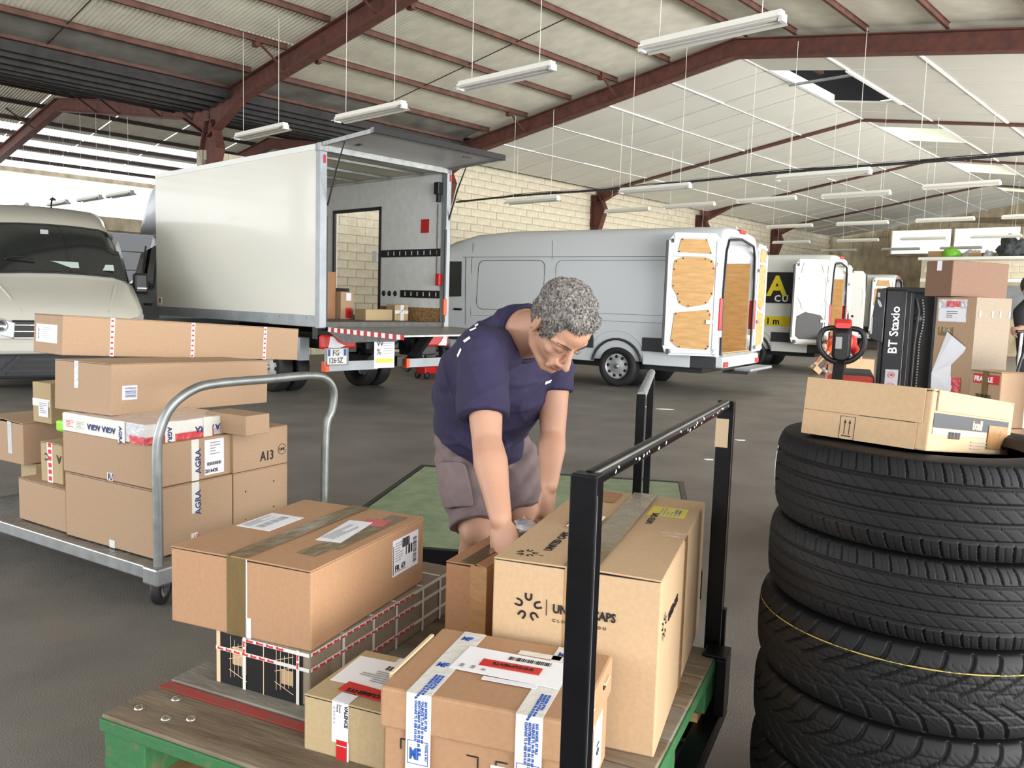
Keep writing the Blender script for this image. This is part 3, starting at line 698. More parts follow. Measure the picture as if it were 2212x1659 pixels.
            m.build('panel_seam', 'trim_grey', V)
            g = MB()
            P = [(4.86, 1.42), (5.7, 1.38), (5.62, 1.7), (5.4, 2.02), (5.2, 2.06), (4.9, 2.06)]
            vs = [Vector((x, s*(ys(z)+.012), z)) for x, z in P]; g.add(vs, [tuple(range(len(P)))]); gl = g.build('side_window', 'glass_dark', V)
            MB().box(4.84, s*.97, 1.16, 5.02, s*1.01, 1.2).build('door_handle', 'black', V, bevel=.01)
            mm = MB().box(5.5, s*1.02, 1.35, 5.62, s*1.3, 1.72); mm.build('wing_mirror', 'black', V, bevel=.03); MB().box(5.46, 1.06, 1.42, 5.5, 1.14, 1.47).build('turn_lamp', 'amber', V)
    for xx in (wheelx, wheelx+wb):
        wheel(V, xx, .86, .34, .34, .22, (0, 1, 0), cap='cap'); wheel(V, xx, -.86, .34, .34, .22, (0, -1, 0), cap='cap')
    MB().box(.3, -.7, .3, 6, .7, .46).build('underbody', 'black', V)
    if left: leaf(V, paint, (-.0, .95, 0), -90-left[0], 1, left[1], plate=left[2] if len(left) > 2 else None, H=(.6, H-.14))
    if right: leaf(V, paint, (-.0, -.95, 0), 90+right[0], -1, right[1], H=(.6, H-.14))
    return V
VY = R(147.75); vd = Vector((math.cos(VY), math.sin(VY), 0)); vl = Vector((-math.sin(VY), math.cos(VY), 0))
def vanloc(wx, wy, wheelx, half=.97): return Vector((wx, wy, 0))-vd*wheelx-vl*half
v1 = van(vanloc(1.72, 13.44, 1.67), VY, 'silver grey panel van, the nearest one, with a plywood-lined rear door swung open', 'van_silver')
v2 = van(vanloc(5.55, 19.0, 1.67), VY, 'white van with black and yellow side lettering and black pocket on its open door', 'van_white', left=(236, 'bare'), right=(185, 'bare'), detail=False, H=2.62, bumper='silver')
MB().box(.02, .985, 1.5, 3.4, .99, 2.2).build('black_lettering_field', 'ink', v2)
MB().box(.02, .985, .98, 3.4, .99, 1.2).build('yellow_strip', 'yellow', v2)
text('lettering', 'A', .62, 'yellow', v2, (1.36, .995, 1.68), (-1, 0, 0), (0, 0, 1), bold=.02)
text('lettering', 'CU', .2, 'white', v2, (1.2, .995, 1.54), (-1, 0, 0), (0, 0, 1), bold=.006, spacing=1.3)
text('lettering', '1 m', .2, 'ink', v2, (1.36, .995, 1.02), (-1, 0, 0), (0, 0, 1), bold=.006)
for z in (1.45, 1.9): MB().box(.5, -.85, z, 3.2, -.83, z+.12).build('lashing_board', 'plywood', v2)
P3_ = ony(1802, 700, 25.5); v3 = van(Vector((P3_.x, P3_.y, 0))-vl*.95, VY, 'white van whose closed-side door faces the camera showing its number plate', 'van_white', left=(78, 'ply', '33·EQ'), right=(185, 'ply'), detail=False, H=2.75)
P4_ = ony(1926, 700, 29.5); v4 = van(Vector((P4_.x, P4_.y, 0))-vl*.95, VY, 'farthest white van with plywood door panels, nearest the end wall', 'van_white', left=(236, 'ply'), right=(185, 'ply'), detail=False, H=2.75)

# white van at the left seen from the front
mat('cream_white', (214, 211, 200), .28, coat=.5)
W = empty('delivery_van', Vector((-5.78, 10.55, 0)), math.atan2(.81, -.58), 'white panel van parked at the left, seen from the front with windscreen and grille', 'van')
# local: x backwards from the nose, y across
st = [(0.0, .86, .86), (.03, .98, .9), (.22, 1.12, .97), (.62, 1.3, .985), (.95, 1.46, .985), (1.02, 1.5, .985), (1.75, 2.2, .985), (1.95, 2.34, .985), (2.15, 2.44, .985), (2.6, 2.56, .985), (3.4, 2.6, .985), (6.4, 2.6, .985), (6.6, 2.55, .97)]
rings = [vring(x, .5 if x > .1 else .62, z, k/.985, .94 if 1 < x < 2.2 else 1) for x, z, k in st]
body = MB().loft(rings, cap=(True, True)).build('body_shell', 'cream_white', W)
cut = [MB().lathe([(0, y0), (.43, y0), (.43, y1), (0, y1)], (xx, 0, .34), (0, 1, 0), 28).build('cutter', 'black') for xx in (1.0, 4.9) for y0, y1 in ((.62, 1.2), (-1.2, -.62))]
bool_diff(body, cut)
def topz(x):
    for (a, b, _), (c, d, _) in zip(st[:-1], st[1:]):
        if a <= x <= c: return b+(d-b)*(x-a)/(c-a)
# windscreen
def stx(x):
    for (a, b, k1), (c, d, k2) in zip(st[:-1], st[1:]):
        if a <= x <= c: q = (x-a)/(c-a); return b+(d-b)*q, k1+(k2-k1)*q
vs = []; fs = []; nx = 10; IDX = range(6, 15); ny = len(IDX)-1
for i in range(nx+1):
    x = 1.05+.74*i/nx; z_, k_ = stx(x); rg = vring(x, .5, z_, k_/.985, .94)
    for j in IDX: v = rg[j]; vs.append(v+Vector((-.010, (.006 if v.y > 0 else -.006)*(abs(v.y) > .6), .010)))
for i in range(nx):
    for j in range(ny): a = i*(ny+1)+j; fs.append((a, a+1, a+ny+2, a+ny+1))
ws = MB().add(vs, fs, True).build('windscreen', 'glass_dark', W)
MB().tube([vs[k]+Vector((0, 0, .004)) for k in range(ny+1)], .016, 6).build('windscreen_seal', 'black', W)
MB().tube([vs[k]+Vector((0, 0, .002)) for k in range(nx*(ny+1), nx*(ny+1)+ny+1)], .012, 6).build('windscreen_seal', 'black', W)
mat('sheet_seen', (196, 214, 206), .5)
for (y0, y1, xx) in ((-.75, -.6, 1.1), (-.3, .1, 1.12)):
    z = topz(xx)+.04; MB().add([(xx, y0, z), (xx+.02, y1, z), (xx+.09, y1-.05, z+.085), (xx+.07, y0, z+.085)], [(0, 1, 2, 3)]).build('dashboard_paper', 'sheet_seen', W)
MB().tube([(1.2+.02*math.cos(R(a)), .42+.17*math.cos(R(a)), topz(1.2)+.035+.055*math.sin(R(a))) for a in range(0, 181, 15)], .012, 6).build('steering_wheel', 'black', W)
MB().box(1.62, .02, topz(1.62)+.03, 1.68, .12, topz(1.66)+.06).build('mirror_sensor', 'lgrey_ink', W)
# grille, lamps, bumper
m = MB().box(-.03, -.62, .66, .1, .62, .93); m.build('grille', 'black', W, bevel=.02)
for z in (.7, .78, .86): MB().box(-.05, -.6, z, -.02, .6, z+.022).build('grille_bar', 'chrome', W, bevel=.006)
for s in (1, -1):
    P = [(s*.6, .70), (s*.9, .78), (s*.93, 1.0), (s*.78, .97), (s*.58, .9)]
    vs = [Vector((-.035+.35*(abs(y)-.55)**2*1.6+dx, y, z)) for dx in (0, .1) for y, z in P]; n = 5
    m = MB().add(vs, [tuple(range(n)), tuple(range(2*n-1, n-1, -1))]+[(k+n, (k+1) % n+n, (k+1) % n, k) for k in range(n)]); hl = m.build('headlamp', 'headlamp', W, bevel=.01)
    MB().lathe([(.0, 0), (.06, 0), (.07, .02), (.075, .03)], (-.02, s*.74, .86), (-1, 0, 0), 20).build('lens', 'chrome', hl)
m = MB().box(-.1, -.96, .50, .2, .96, .70); m.build('front_bumper', 'cream_white', W, bevel=.05)
m = MB().box(-.12, -.97, .2, .2, .97, .50); m.build('lower_bumper', 'trim_grey', W, bevel=.04)
for z in (.25, .32, .39): MB().box(-.135, -.7, z, -.11, .7, z+.03).build('intake_slat', 'black', W)
MB().bar((-.13, .55, .48), (-.13, .8, .24), .03, .05).bar((-.13, -.55, .48), (-.13, -.8, .24), .03, .05).build('bumper_strut', 'dark_plastic', W)
for s in (1, -1):
    m = MB().box(.98, s*.99 if s > 0 else s*1.19, 1.3, 1.12, s*1.19 if s > 0 else s*.99, 1.6); m.bar((1.1, s*.9, 1.40), (1.08, s*1.03, 1.42), .07); m.build('wing_mirror', 'black', W, bevel=.05)
    MB().box(.965, s*1.03 if s > 0 else s*1.16, 1.37, .98, s*1.16 if s > 0 else s*1.03, 1.39).build('turn_lamp', 'white', W)
    MB().add([(1.3, s*.985, 1.45), (2.1, s*.985, 1.45), (2.1, s*.95, 2.05), (1.9, s*.95, 2.1)], [(0, 1, 2, 3)]).build('side_window', 'glass_dark', W)
    MB().tube([(.1, s*.5, topz(.1)+.002), (.5, s*.62, topz(.5)+.006), (.94, s*.74, topz(.9)+.004)], .012, 8).build('bonnet_crease', 'cream_white', W)
    for xx in (1.0, 4.9): wheel(W, xx, s*.86, .34, .34, .22, (0, s, 0), cap='cap')
MB().tube([(2.5, -.12, 2.56), (2.46, -.12, 2.64), (2.30, -.12, 2.70)], .012, 6).lathe([(.0, 0), (.05, 0), (.03, .03), (0, .04)], (2.28, -.12, 2.66), (0, 0, 1), 12).build('roof_aerial', 'black', W)
MB().box(.3, -.7, .2, 6, .7, .5).build('underbody', 'black', W)
# grey van body parked behind it (seen between the white van and the truck cab)
gp = LT(8.0, 22.6, 0)
# ================================================================ hanging strip lights, tray
def strip(l, t, z, ztop, label, L=1.5, group='strip lights hung from the roof', tubes=2, parts=True):
    o = empty('strip_light', LT(l, t, z), YL, label, 'ceiling light', group)
    MB().box(-.045, -L/2, 0, .045, L/2, .055).build('batten', 'lamp_white', o)
    m = MB()
    for s in (-1, 1): m.add([(s*.045, -L/2, .0), (s*.045, L/2, .0), (s*.12, L/2, -.05), (s*.12, -L/2, -.05), (s*.045, -L/2, .004), (s*.045, L/2, .004), (s*.12, L/2, -.046), (s*.12, -L/2, -.046)], [(0, 3, 2, 1), (4, 5, 6, 7), (2, 3, 7, 6), (0, 1, 5, 4)])
    m.build('reflector', 'lamp_white', o)
    m = MB()
    for s in ((-1, 1) if tubes == 2 else (0,)): m.tube([(s*.035, -L/2+.03, -.025), (s*.035, L/2-.03, -.025)], .014, 8)
    m.build('lamp_tube', 'tube_glass', o)
    m = MB()
    for e_ in (-1, 1): m.box(-.05, e_*L/2-.02, -.05, .05, e_*L/2+.02, .02)
    m.build('end_cap', 'white', o)
    m = MB()
    for e_ in (-.55, .55): m.tube([(0, e_, .05), (0, e_, ztop-z)], .0045, 5)
    m.build('hanger', 'lamp_white', o)
    return o
G0 = 'double strip lights under the near roof'
near = [(7.2, 4.2, 'nearest strip light, largest, overlapping the dark roof beam at top right', 3.98),
        (7.2, 6.9, 'strip light hung on chains left of the nearest one, in front of the long beam', 4.0),
        (7.2, 9.5, 'strip light just above the raised tail door of the truck', 3.93),
        (7.2, 12.4, 'small strip light above the truck roof beside the branching column', 4.0)]
for l, t, lab, z in near: strip(l, t, z, roofz(t)-.1, lab, group=None)
far_ = [(13.55, 12.05, 3.57), (13.1, 8.6, 3.53), (13.25, 5.5, 3.55), (19.0, 7.1, 4.0), (19.8, 5.15, 4.17), (19.8, 13.9, 4.09), (19.0, 11.4, 4.0), (19.0, 9.25, 4.02)]
labs = ['dark-looking strip light above the cab end of the silver van, left of the red column', 'strip light on the cable tray right of the first red column', 'long strip light hanging under the cable tray, grey underneath', 'strip light with white end above the tall brown cartons', 'rightmost far strip light below the cable tray', 'strip light close to the block wall between two red columns', 'strip light right of the one on the cable tray, lower row', 'strip light just left of centre in the lower row of the white ceiling']
for (l, t, z), lab in zip(far_, labs): strip(l, t, z, CZ(t), lab, group=None)
k = 0
for l in (25.6, 31.6, 36.5):
    for t in (14.2, 11.6, 9.3, 7.0, 4.8):
        strip(l, t, 4.05, CZ(t), ['row behind the third column', 'row before the end wall', 'last row at the end wall'][[25.6, 31.6, 36.5].index(l)]+', '+{14.2: 'strip light nearest the block wall', 11.6: 'second strip light from the block wall', 9.3: 'third strip light from the block wall', 7.0: 'fourth strip light from the block wall', 4.8: 'fifth strip light from the block wall'}[t], group='distant rows of strip lights')
for k, (l, t) in enumerate(((8.6, 21.6), (8.6, 23.6), (8.6, 26.0), (8.3, 28.4))):
    strip(l, t, 3.75+.02*k, roofz(t), ['strip light beyond the column, above the truck roof, nearest of the far nave', 'second strip light of the far nave, against the bright roof sheets', 'third strip light of the far nave, half lost in the glare', 'leftmost strip light of the far nave, a dark dash in the glare'][k], group=None)
# cable tray across the hall at l=15
ct = empty('cable_tray', LT(15.0, 0, 0), YL, 'long wire cable tray with cables and a conduit crossing the hall below the ceiling', 'cable tray')
def sag(t): return 3.92+.0*t+.02*math.cos(t*.9)
MB().tube([(0, t/2, sag(t/2)) for t in range(-2, 33)], .022, 6).build('conduit', 'dark_plastic', ct)
MB().tube([(.06, t/2, sag(t/2)+.03) for t in range(-2, 33)], .01, 5).tube([(.1, t/2, sag(t/2)+.045+.02*math.sin(t)) for t in range(-2, 33)], .008, 5).build('cable', 'black', ct)
m = MB()
for k in range(150):
    t = -1+k*.1; z = sag(t)+.0
    m.bar((.14, t, z-.01), (.14, t, z+.07), .006); m.bar((.0, t, z-.0), (.14, t, z-.0), .006)
m.tube([(.14, t/2, sag(t/2)+.07) for t in range(-2, 30)], .005, 5)
o = m.build('wire_basket', 'galv', ct); o['kind'] = 'stuff'
for t in (1.5, 4.6, 7.7, 10.8, 13.9): MB().tube([(.07, t, sag(t)), (.07, t, CZ(t))], .006, 5).build('hanger', 'lamp_white', ct)
# ================================================================ far end: mezzanine, clutter, people
mz = empty('mezzanine_block', LT(32, 0, 0), YL, 'pale block-built store room with flat top at the far right', 'store room', kind='structure')
MB().box(0, -2.9, 2.62, 6, 9.4, 3.3).build('upper_wall', 'mortar', mz)
m = MB().box(.12, -2.9, 0, 6, 9.4, 2.62); m.build('recess_back', 'concrete', mz)
for a, b in ((-2.9, 2.2), (6.9, 9.4)): MB().box(0, a, 0, .12, b, 2.62).build('pier', 'mortar', mz)
MB().box(-.1, -2.9, 3.3, 6.1, 9.5, 3.4).build('roof_slab', 'white_paint', mz); MB().box(-.03, -2.9, 2.52, .12, 9.4, 2.64).build('lintel', 'white_paint', mz)
for r_ in range(3):
    for k in range(24):
        t = -2.7+k*.5+(.25 if r_ % 2 else 0)
        o = bpy.data.objects.new('block', bme); C.objects.link(o); o.parent = mz; o.location = (-.012, t, 2.75+r_*.2); o.rotation_euler = (0, 0, -math.pi/2)
MB().box(-.02, 5.6, 1.3, .02, 6.8, 2.4).build('grey_cabinet', 'alu', mz)
mat('green_bag', (120, 190, 60), .5); mat('bundle', (70, 74, 76), .9, nscale=9, namp=.6, bump=1, bscale=20); mat('cardboard_far', (168, 130, 94), .8)
def blob(name, loc, sx, sy, sz, m, label, cat, seed=0, n=2, amp=.25, group=None):
    b = bmesh.new(); bmesh.ops.create_icosphere(b, subdivisions=n+1, radius=1); rr = random.Random(seed)
    import mathutils.noise as NZ
    for v in b.verts:
        k = 1+amp*NZ.noise(v.co*1.7+Vector((seed, 0, 0))); v.co = Vector((v.co.x*sx*k, v.co.y*sy*k, max(-.0, v.co.z*sz*k+sz*.6)))
    me = bpy.data.meshes.new(name); b.to_mesh(me); b.free(); me.materials.append(M[m]); me.polygons.foreach_set('use_smooth', [True]*len(me.polygons))
    o = bpy.data.objects.new(name, me); C.objects.link(o); o.location = loc; tag(o, label, cat, group); return o
blob('plastic_bag', LT(32.4, 8.55, 3.4), .3, .3, .22, 'green_bag', 'bright green plastic bag lying on the store room roof', 'bag', 1)
blob('dark_bundle', LT(32.4, 6.65, 3.4), .35, .5, .42, 'bundle', 'dark grey bushy bundle piled on the store room roof at the right', 'bundle', 4, amp=.7)
blob('dust_sheet', LT(33.2, 8.1, 3.4), .25, .4, .2, 'white', 'white crumpled sheet on the store room roof right of the green bag', 'sheet', 6, amp=.6)
blob('dust_sheet', LT(32.4, 7.35, 3.4), .15, .15, .15, 'lgrey_ink', 'small pale crumpled sheet on the store room roof left of the dark bundle', 'sheet', 9, amp=.6)
for k, (t, s) in enumerate(((9.0, .3), (7.75, .2), (5.75, .35))):
    o = MB().box(-.2, -s, 0, .2, s, s*.8).build('carton', 'cardboard_far', None, bevel=.01); o.location = LT(32.5, t, 3.4); o.rotation_euler = (0, 0, YL)
    tag(o, ['brown carton on the store room roof left of the green bag', 'low brown carton on the store room roof between the pale sheets', 'brown carton on the store room roof right of the dark bundle'][k], 'box')
# grey site van / cabinet beyond the white van at left : pale sectional door in the far wall
sd = empty('sectional_door', LT(11.5, 31.2, 0), YL, 'pale grey sectional door in the far wall behind the truck cab', 'door', kind='structure')
mat('door_grey', (176, 180, 186), .5)
for k in range(5): MB().box(-3.5, -.04, .05+k*.68, 3.5, .0, .70+k*.68).build('door_panel', 'door_grey', sd, bevel=.015)
MB().box(-1.2, -.08, .0, -.9, -.04, 3.4).build('door_post', 'grey_ink', sd)

for k, (px, py, s) in enumerate(((1436, 884, .11), (1395, 879, .05), (1598, 951, .05), (1530, 993, .05))):
    p = onz(px, py, 0); m = MB(); g = random.Random(k); n = 6
    P = [Vector((s*(.8+.4*g.random())*math.cos(i*6.283/n), s*.5*(.7+.5*g.random())*math.sin(i*6.283/n), 0)) for i in range(n)]
    vs = P+[v+Vector((0, 0, .002+.004*g.random())) for v in P]
    m.add(vs, [tuple(range(n-1, -1, -1)), tuple(range(n, 2*n))]+[(i, (i+1) % n, (i+1) % n+n, i+n) for i in range(n)])
    o = m.build('cardboard_scrap', 'paper'); o.location = (p.x, p.y, .001)
    tag(o, ['pale torn scrap on the floor in front of the silver van, largest of the scraps', 'tiny pale scrap on the floor left of the largest one', 'small scrap on the floor right of the black post', 'small brown scrap on the floor nearest the black post'][k], 'litter')
# ================================================================ cartons
def cardm(name, c, c2):
    m = mat(name, c, .82, nscale=90, col2=c2, nthr=(.25, .75), detail=3)
    nt = m.node_tree; N = nt.nodes; Lk = nt.links; b = N['Principled BSDF']
    tc = N.new('ShaderNodeTexCoord'); wv = N.new('ShaderNodeTexNoise'); wv.inputs['Scale'].default_value = 5
    wv.inputs['Detail'].default_value = 3; Lk.new(tc.outputs['Object'], wv.inputs['Vector'])
    bp = N.new('ShaderNodeBump'); bp.inputs['Strength'].default_value = .2; bp.inputs['Distance'].default_value = .012
    Lk.new(wv.outputs[0], bp.inputs['Height']); Lk.new(bp.outputs[0], b.inputs['Normal'])
    return m
cardm('card_a', (176, 137, 103), (167, 128, 95)); cardm('card_b', (190, 161, 126), (182, 152, 117)); cardm('card_c', (176, 147, 119), (168, 139, 110)); cardm('card_d', (166, 123, 88), (156, 114, 80)); cardm('card_e', (182, 160, 122), (172, 150, 113))
cardm('card_grey', (146, 132, 114), (136, 122, 105)); mat('card_edge', (214, 190, 156), .9)
mat('tape_brown', (112, 92, 56), .16, nscale=10, namp=.08, bump=.6, bscale=14, stretch=(1, 2, 1), coat=.6)
mat('tape_clear', (170, 128, 84), .15, coat=.7, bump=.5, bscale=30)
mat('tape_white', (224, 222, 214), .35, bump=.3, bscale=40, coat=.2)
mat('film', (196, 196, 200), .12, bump=.9, bscale=18, coat=.8, nscale=12, namp=.15)
mat('film_red', (206, 70, 78), .2, bump=.9, bscale=25, coat=.6)
mat('lime', (140, 214, 40), .5)
mat('stripe_navy', (52, 60, 92), .7)
class Carton:
    def __init__(s, x, y, z, yaw, wa, wb, h, label, m='card_a', tilt=0, seam='x', S=1.0, name='carton', cat='box', group=None, flaps=True, mid=.5, lip=0):
        z = H0-(H0-z)*S; s.wa, s.wb, s.h = wa*S, wb*S, h*S; s.m = m
        e = bpy.data.objects.new(name, None); C.objects.link(e); e.location = (x*S, y*S, z); e.rotation_mode = 'XYZ'
        e.rotation_euler = (0, R(tilt), R(yaw)); tag(e, label, cat, group); s.e = e
        wa, wb, h = s.wa, s.wb, s.h
        t = .004 if flaps else 0
        b = MB(); n = 6; g = random.Random(int(abs(x*1000))+7)
        b.box(0, 0, 0, wb, wa, h-t); s.body = b.build('body', m, e, bevel=.004, seg=2)
        if flaps:
            if seam == 'x':
                y0 = wa*mid
                for a, c, ww in ((.001, y0-.0015, 1), (y0+.0015, wa-.001, 1)):
                    f = MB(); l_ = lip*(1 if a < y0-.1*wa else .4)
                    outer = a if a < y0-.01 else c; inner_ = c if a < y0-.01 else a
                    f.add([(-.001, outer, h-t), (wb+.001, outer, h-t), (wb+.001, inner_, h-t), (-.001, inner_, h-t+l_), (-.001, outer, h), (wb+.001, outer, h), (wb+.001, inner_, h), (-.001, inner_, h+l_)], [(0, 1, 2, 3), (7, 6, 5, 4), (0, 4, 5, 1), (1, 5, 6, 2), (2, 6, 7, 3), (3, 7, 4, 0)])
                    f.build('flap', m, e, bevel=.0012, seg=1)
            else:
                x0 = wb*mid
                MB().box(0, 0, h-t, x0-.0015, wa, h).build('flap', m, e, bevel=.0012, seg=1); MB().box(x0+.0015, 0, h-t, wb, wa, h).build('flap', m, e, bevel=.0012, seg=1)
            # dark gap under the top flaps
            MB().box(-.0008, .004, h-t-.0012, wb-.004, wa-.004, h-t+.0008).build('flap_gap', 'ink', e)
    def L(s, u0, u1, v0, v1, m, name='label', off=.0006, th=.0008, parent=None):
        return MB().box(-off-th, s.wa-u1, v0, -off, s.wa-u0, v1).build(name, m, parent or s.e)
    def Rr(s, u0, u1, v0, v1, m, name='label', off=.0006, th=.0008, parent=None):
        return MB().box(u0, -off-th, v0, u1, -off, v1).build(name, m, parent or s.e)
    def T(s, x0, x1, y0, y1, m, name='label', off=.0006, th=.0008, parent=None, rot=0):
        o = MB().box(-(x1-x0)/2, -(y1-y0)/2, 0, (x1-x0)/2, (y1-y0)/2, th).build(name, m, parent or s.e)
        o.location = ((x0+x1)/2, (y0+y1)/2, s.h+off); o.rotation_euler = (0, 0, R(rot)); return o
    def Lt(s, body, u, v, size, m='ink', name='lettering', off=.0016, parent=None, dirr='h', **k):
        r, up = {'h': ((0, -1, 0), (0, 0, 1)), 'd': ((0, 0, -1), (0, -1, 0)), 'u': ((0, 0, 1), (0, 1, 0)), 'f': ((0, 1, 0), (0, 0, -1))}[dirr]
        return text(name, body, size, m, parent or s.e, (-off, s.wa-u, v), r, up, **k)
    def Rt(s, body, u, v, size, m='ink', name='lettering', off=.0016, parent=None, dirr='h', **k):
        r, up = {'h': ((1, 0, 0), (0, 0, 1)), 'd': ((0, 0, -1), (1, 0, 0)), 'u': ((0, 0, 1), (-1, 0, 0)), 'f': ((-1, 0, 0), (0, 0, -1))}[dirr]
        return text(name, body, size, m, parent or s.e, (u, -off, v), r, up, **k)
    def Tt(s, body, x, y, size, m='ink', name='lettering', off=.0016, parent=None, dirr=(0, -1, 0), **k):
        up = Vector((0, 0, 1)).cross(Vector(dirr)); return text(name, body, size, m, parent or s.e, (x, y, s.h+off), dirr, up, **k)
    def bars(s, face, u0, u1, v0, v1, m='ink', n=24, vert=True, off=.0016, parent=None, seed=1):
        g = random.Random(seed); b = MB(); 
        def q(a0, a1, c0, c1):
            if face == 'L': b.box(-off-.0003, s.wa-a1, c0, -off, s.wa-a0, c1)
            elif face == 'R': b.box(a0, -off-.0003, c0, a1, -off, c1)
            else: b.box(a0, c0, s.h+off, a1, c1, s.h+off+.0003)
        for k in range(n):
            w = g.uniform(.25, .8)
            if vert: d = (u1-u0)/n; q(u0+k*d, u0+k*d+d*w, v0, v1)
            else: d = (v1-v0)/n; q(u0, u1, v0+k*d, v0+k*d+d*w)
        o = b.build('barcode', m, parent or s.e); return o
    def lines(s, face, u0, u1, v0, v1, n=5, m='grey_ink', off=.0016, parent=None, seed=2, vert=False):
        g = random.Random(seed); b = MB()
        for k in range(n):
            if vert:
                x = u0+(u1-u0)*k/n; e_ = v1-(v1-v0)*g.uniform(0, .5); r = (x, x+(u1-u0)/n*.35, v0, e_)
            else:
                y = v1-(v1-v0)*k/n; e_ = u0+(u1-u0)*g.uniform(.5, 1); r = (u0, e_, y-(v1-v0)/n*.35, y)
            a0, a1, c0, c1 = r
            if face == 'L': b.box(-off-.0003, s.wa-a1, c0, -off, s.wa-a0, c1)
            elif face == 'R': b.box(a0, -off-.0003, c0, a1, -off, c1)
            else: b.box(a0, c0, s.h+off, a1, c1, s.h+off+.0003)
        return b.build('print_lines', m, parent or s.e)
def u_logo(parent, M4, size, m='ink'):
    b = MB(); r = size*.36; w = size*.075; hw = size*.105
    for k in range(5):
        a = math.pi/2+k*2*math.pi/5; c = Vector((r*math.cos(a), r*math.sin(a), 0)); ux = Vector((-math.sin(a), math.cos(a), 0))*-1; uy = Vector((math.cos(a), math.sin(a), 0))
        pts = [(-hw, size*.13), (-hw, 0)]+[(-hw*math.cos(R(t)), -hw*math.sin(R(t))) for t in (30, 60, 90, 120, 150)]+[(hw, 0), (hw, size*.13)]
        for (x0, y0), (x1, y1) in zip(pts[:-1], pts[1:]):
            p = c+ux*x0+uy*y0; q = c+ux*x1+uy*y1; d = (q-p).normalized(); nn = Vector((-d.y, d.x, 0))*w/2; p -= d*w*.12; q += d*w*.12
            b.add([M4 @ (p-nn), M4 @ (p+nn), M4 @ (q+nn), M4 @ (q-nn)], [(0, 3, 2, 1)])
    return b.build('logo', m, parent)

# ---- pallet trolley load
P1 = Carton(-.443, 1.798, .534, 67.9, .417, .536, .192, 'large brown carton with brown tape on top and FR 69 shipping label', 'card_a', mid=.56, lip=.002)
c = P1; W1 = c.wa
c.L(.175, .232, 0, c.h, 'tape_brown', 'tape'); c.T(-.001, c.wb, W1-.232, W1-.175, 'tape_brown', 'tape', off=.003)
c.L(.230, .2345, .0, c.h, 'white', 'tape_edge'); c.L(.229, .246, 0, .05, 'paper', 'strip')
c.T(.09, .40, W1-.37, W1-.315, 'tape_brown', 'tape', off=.0012, rot=-3)
c.T(.12, c.wb-.03, W1-.395-.005, W1-.345-.005, 'tape_brown', 'tape', off=.0008, rot=-1) if 0 else None
c.T(.16, .50, .045-.01, .085, 'tape_brown', 'tape', off=.0014)
lb = c.T(.2, .40, .075, .145, 'paper', 'label', off=.0025, rot=8); c.lines('T', .22, .36, .09, .13, 6, off=.0036)
c.T(.38, .44, .05, .12, 'film_red', 'document_pouch', off=.002, rot=8)
c.T(.21, .36, W1-.13, W1-.02, 'paper', 'label', rot=0); c.bars('T', .225, .345, W1-.095, W1-.07, 'grey_ink', 20); c.lines('T', .22, .34, W1-.06, W1-.03, 5)
lb = c.Rr(.36, .50, .065, .165, 'paper', 'label'); c.bars('R', .47, .49, .075, .15, vert=False); c.bars('R', .41, .45, .135, .16); c.bars('R', .43, .47, .11, .135, 'ink', 3); c.lines('R', .372, .42, .1, .155, 8); c.Rt('FR', .372, .078, .022, bold=.0005); c.Rt('69', .405, .078, .022, bold=.0005); c.Rr(.37, .43, .0745, .0755, 'ink', 'rule', off=.0014); c.Rr(.362, .364, .07, .15, 'ink', 'rule', off=.0014)

P2 = Carton(-.446, 1.802, .4, 65.8, .282, .70, .131, 'long film-wrapped box with black striped end and red-on-white carrier tape', 'card_grey', name='wrapped_box', flaps=False)
c = P2
p = c.L(.012, .262, .0, .128, 'black', 'printed_panel'); c.L(.0, .012, 0, .131, 'card_edge', 'edge_board')
m = MB()
for u0 in (.045, .185):
    for k in range(5):
        m.box(-.0025, c.wa-(u0+k*.012)-.0012, .02+k*.004, -.002, c.wa-(u0+k*.012), .125-(k % 3)*.008)
    for k in range(3):
        a = Vector((-.0025, c.wa-(u0-.004), .04+k*.026)); m.bar(a, a+Vector((0, -.055, .02 if k else -.02)), .0015, .0008, up=(1, 0, 0))
m.build('fin_pattern', 'card_edge', p)['kind'] = 'stuff'
c.L(.052, .085, .055, .1, 'card_b', 'print', off=.0015, parent=p); c.L(.2, .235, .04, .075, 'card_b', 'print', off=.0015, parent=p); c.L(.146, .148, 0, .128, 'card_edge', 'print', off=.0015, parent=p)
def best(c, face, a, b_, v, n, w=.009):
    if face == 'L': t = c.L(a, b_, v-w/2, v+w/2, 'tape_white', 'carrier_tape', off=.0025)
    else: t = c.Rr(a, b_, v-w/2, v+w/2, 'tape_white' if face == 'Rw' else 'card_edge', 'carrier_tape', off=.0015)
    f = c.Lt if face == 'L' else c.Rt
    f('   '.join(['Best']*n), a+.006, v-w*.3, w*.85, 'red_ink', off=.0038, parent=t, bold=.0004, sx=(b_-a-.01)/(n*.030), name='tape_print'); return t
best(c, 'L', 0, .282, .088, 7); best(c, 'L', .0, .282, .052-.014, 8) if 0 else None
best(c, 'L', 0.09, .282, .124, 4)
best(c, 'Rw', 0, .70, .088, 17); best(c, 'Rw', 0, .70, .125, 17); best(c, 'Rw', 0, .70, .035, 17)
for u in (.085, .245): t = c.L(u, u+.009, 0, .131, 'tape_white', 'carrier_tape', off=.0032); c.Lt('Best   Best', u+.002, .12, .0075, 'red_ink', off=.0045, parent=t, dirr='d', bold=.0003, name='tape_print')
for u in (.12, .25, .36, .5, .6): c.Rr(u, u+.009, 0, .131, 'tape_white', 'carrier_tape', off=.003); c.T(u, u+.009, 0, .282, 'tape_white', 'carrier_tape', off=.0003)

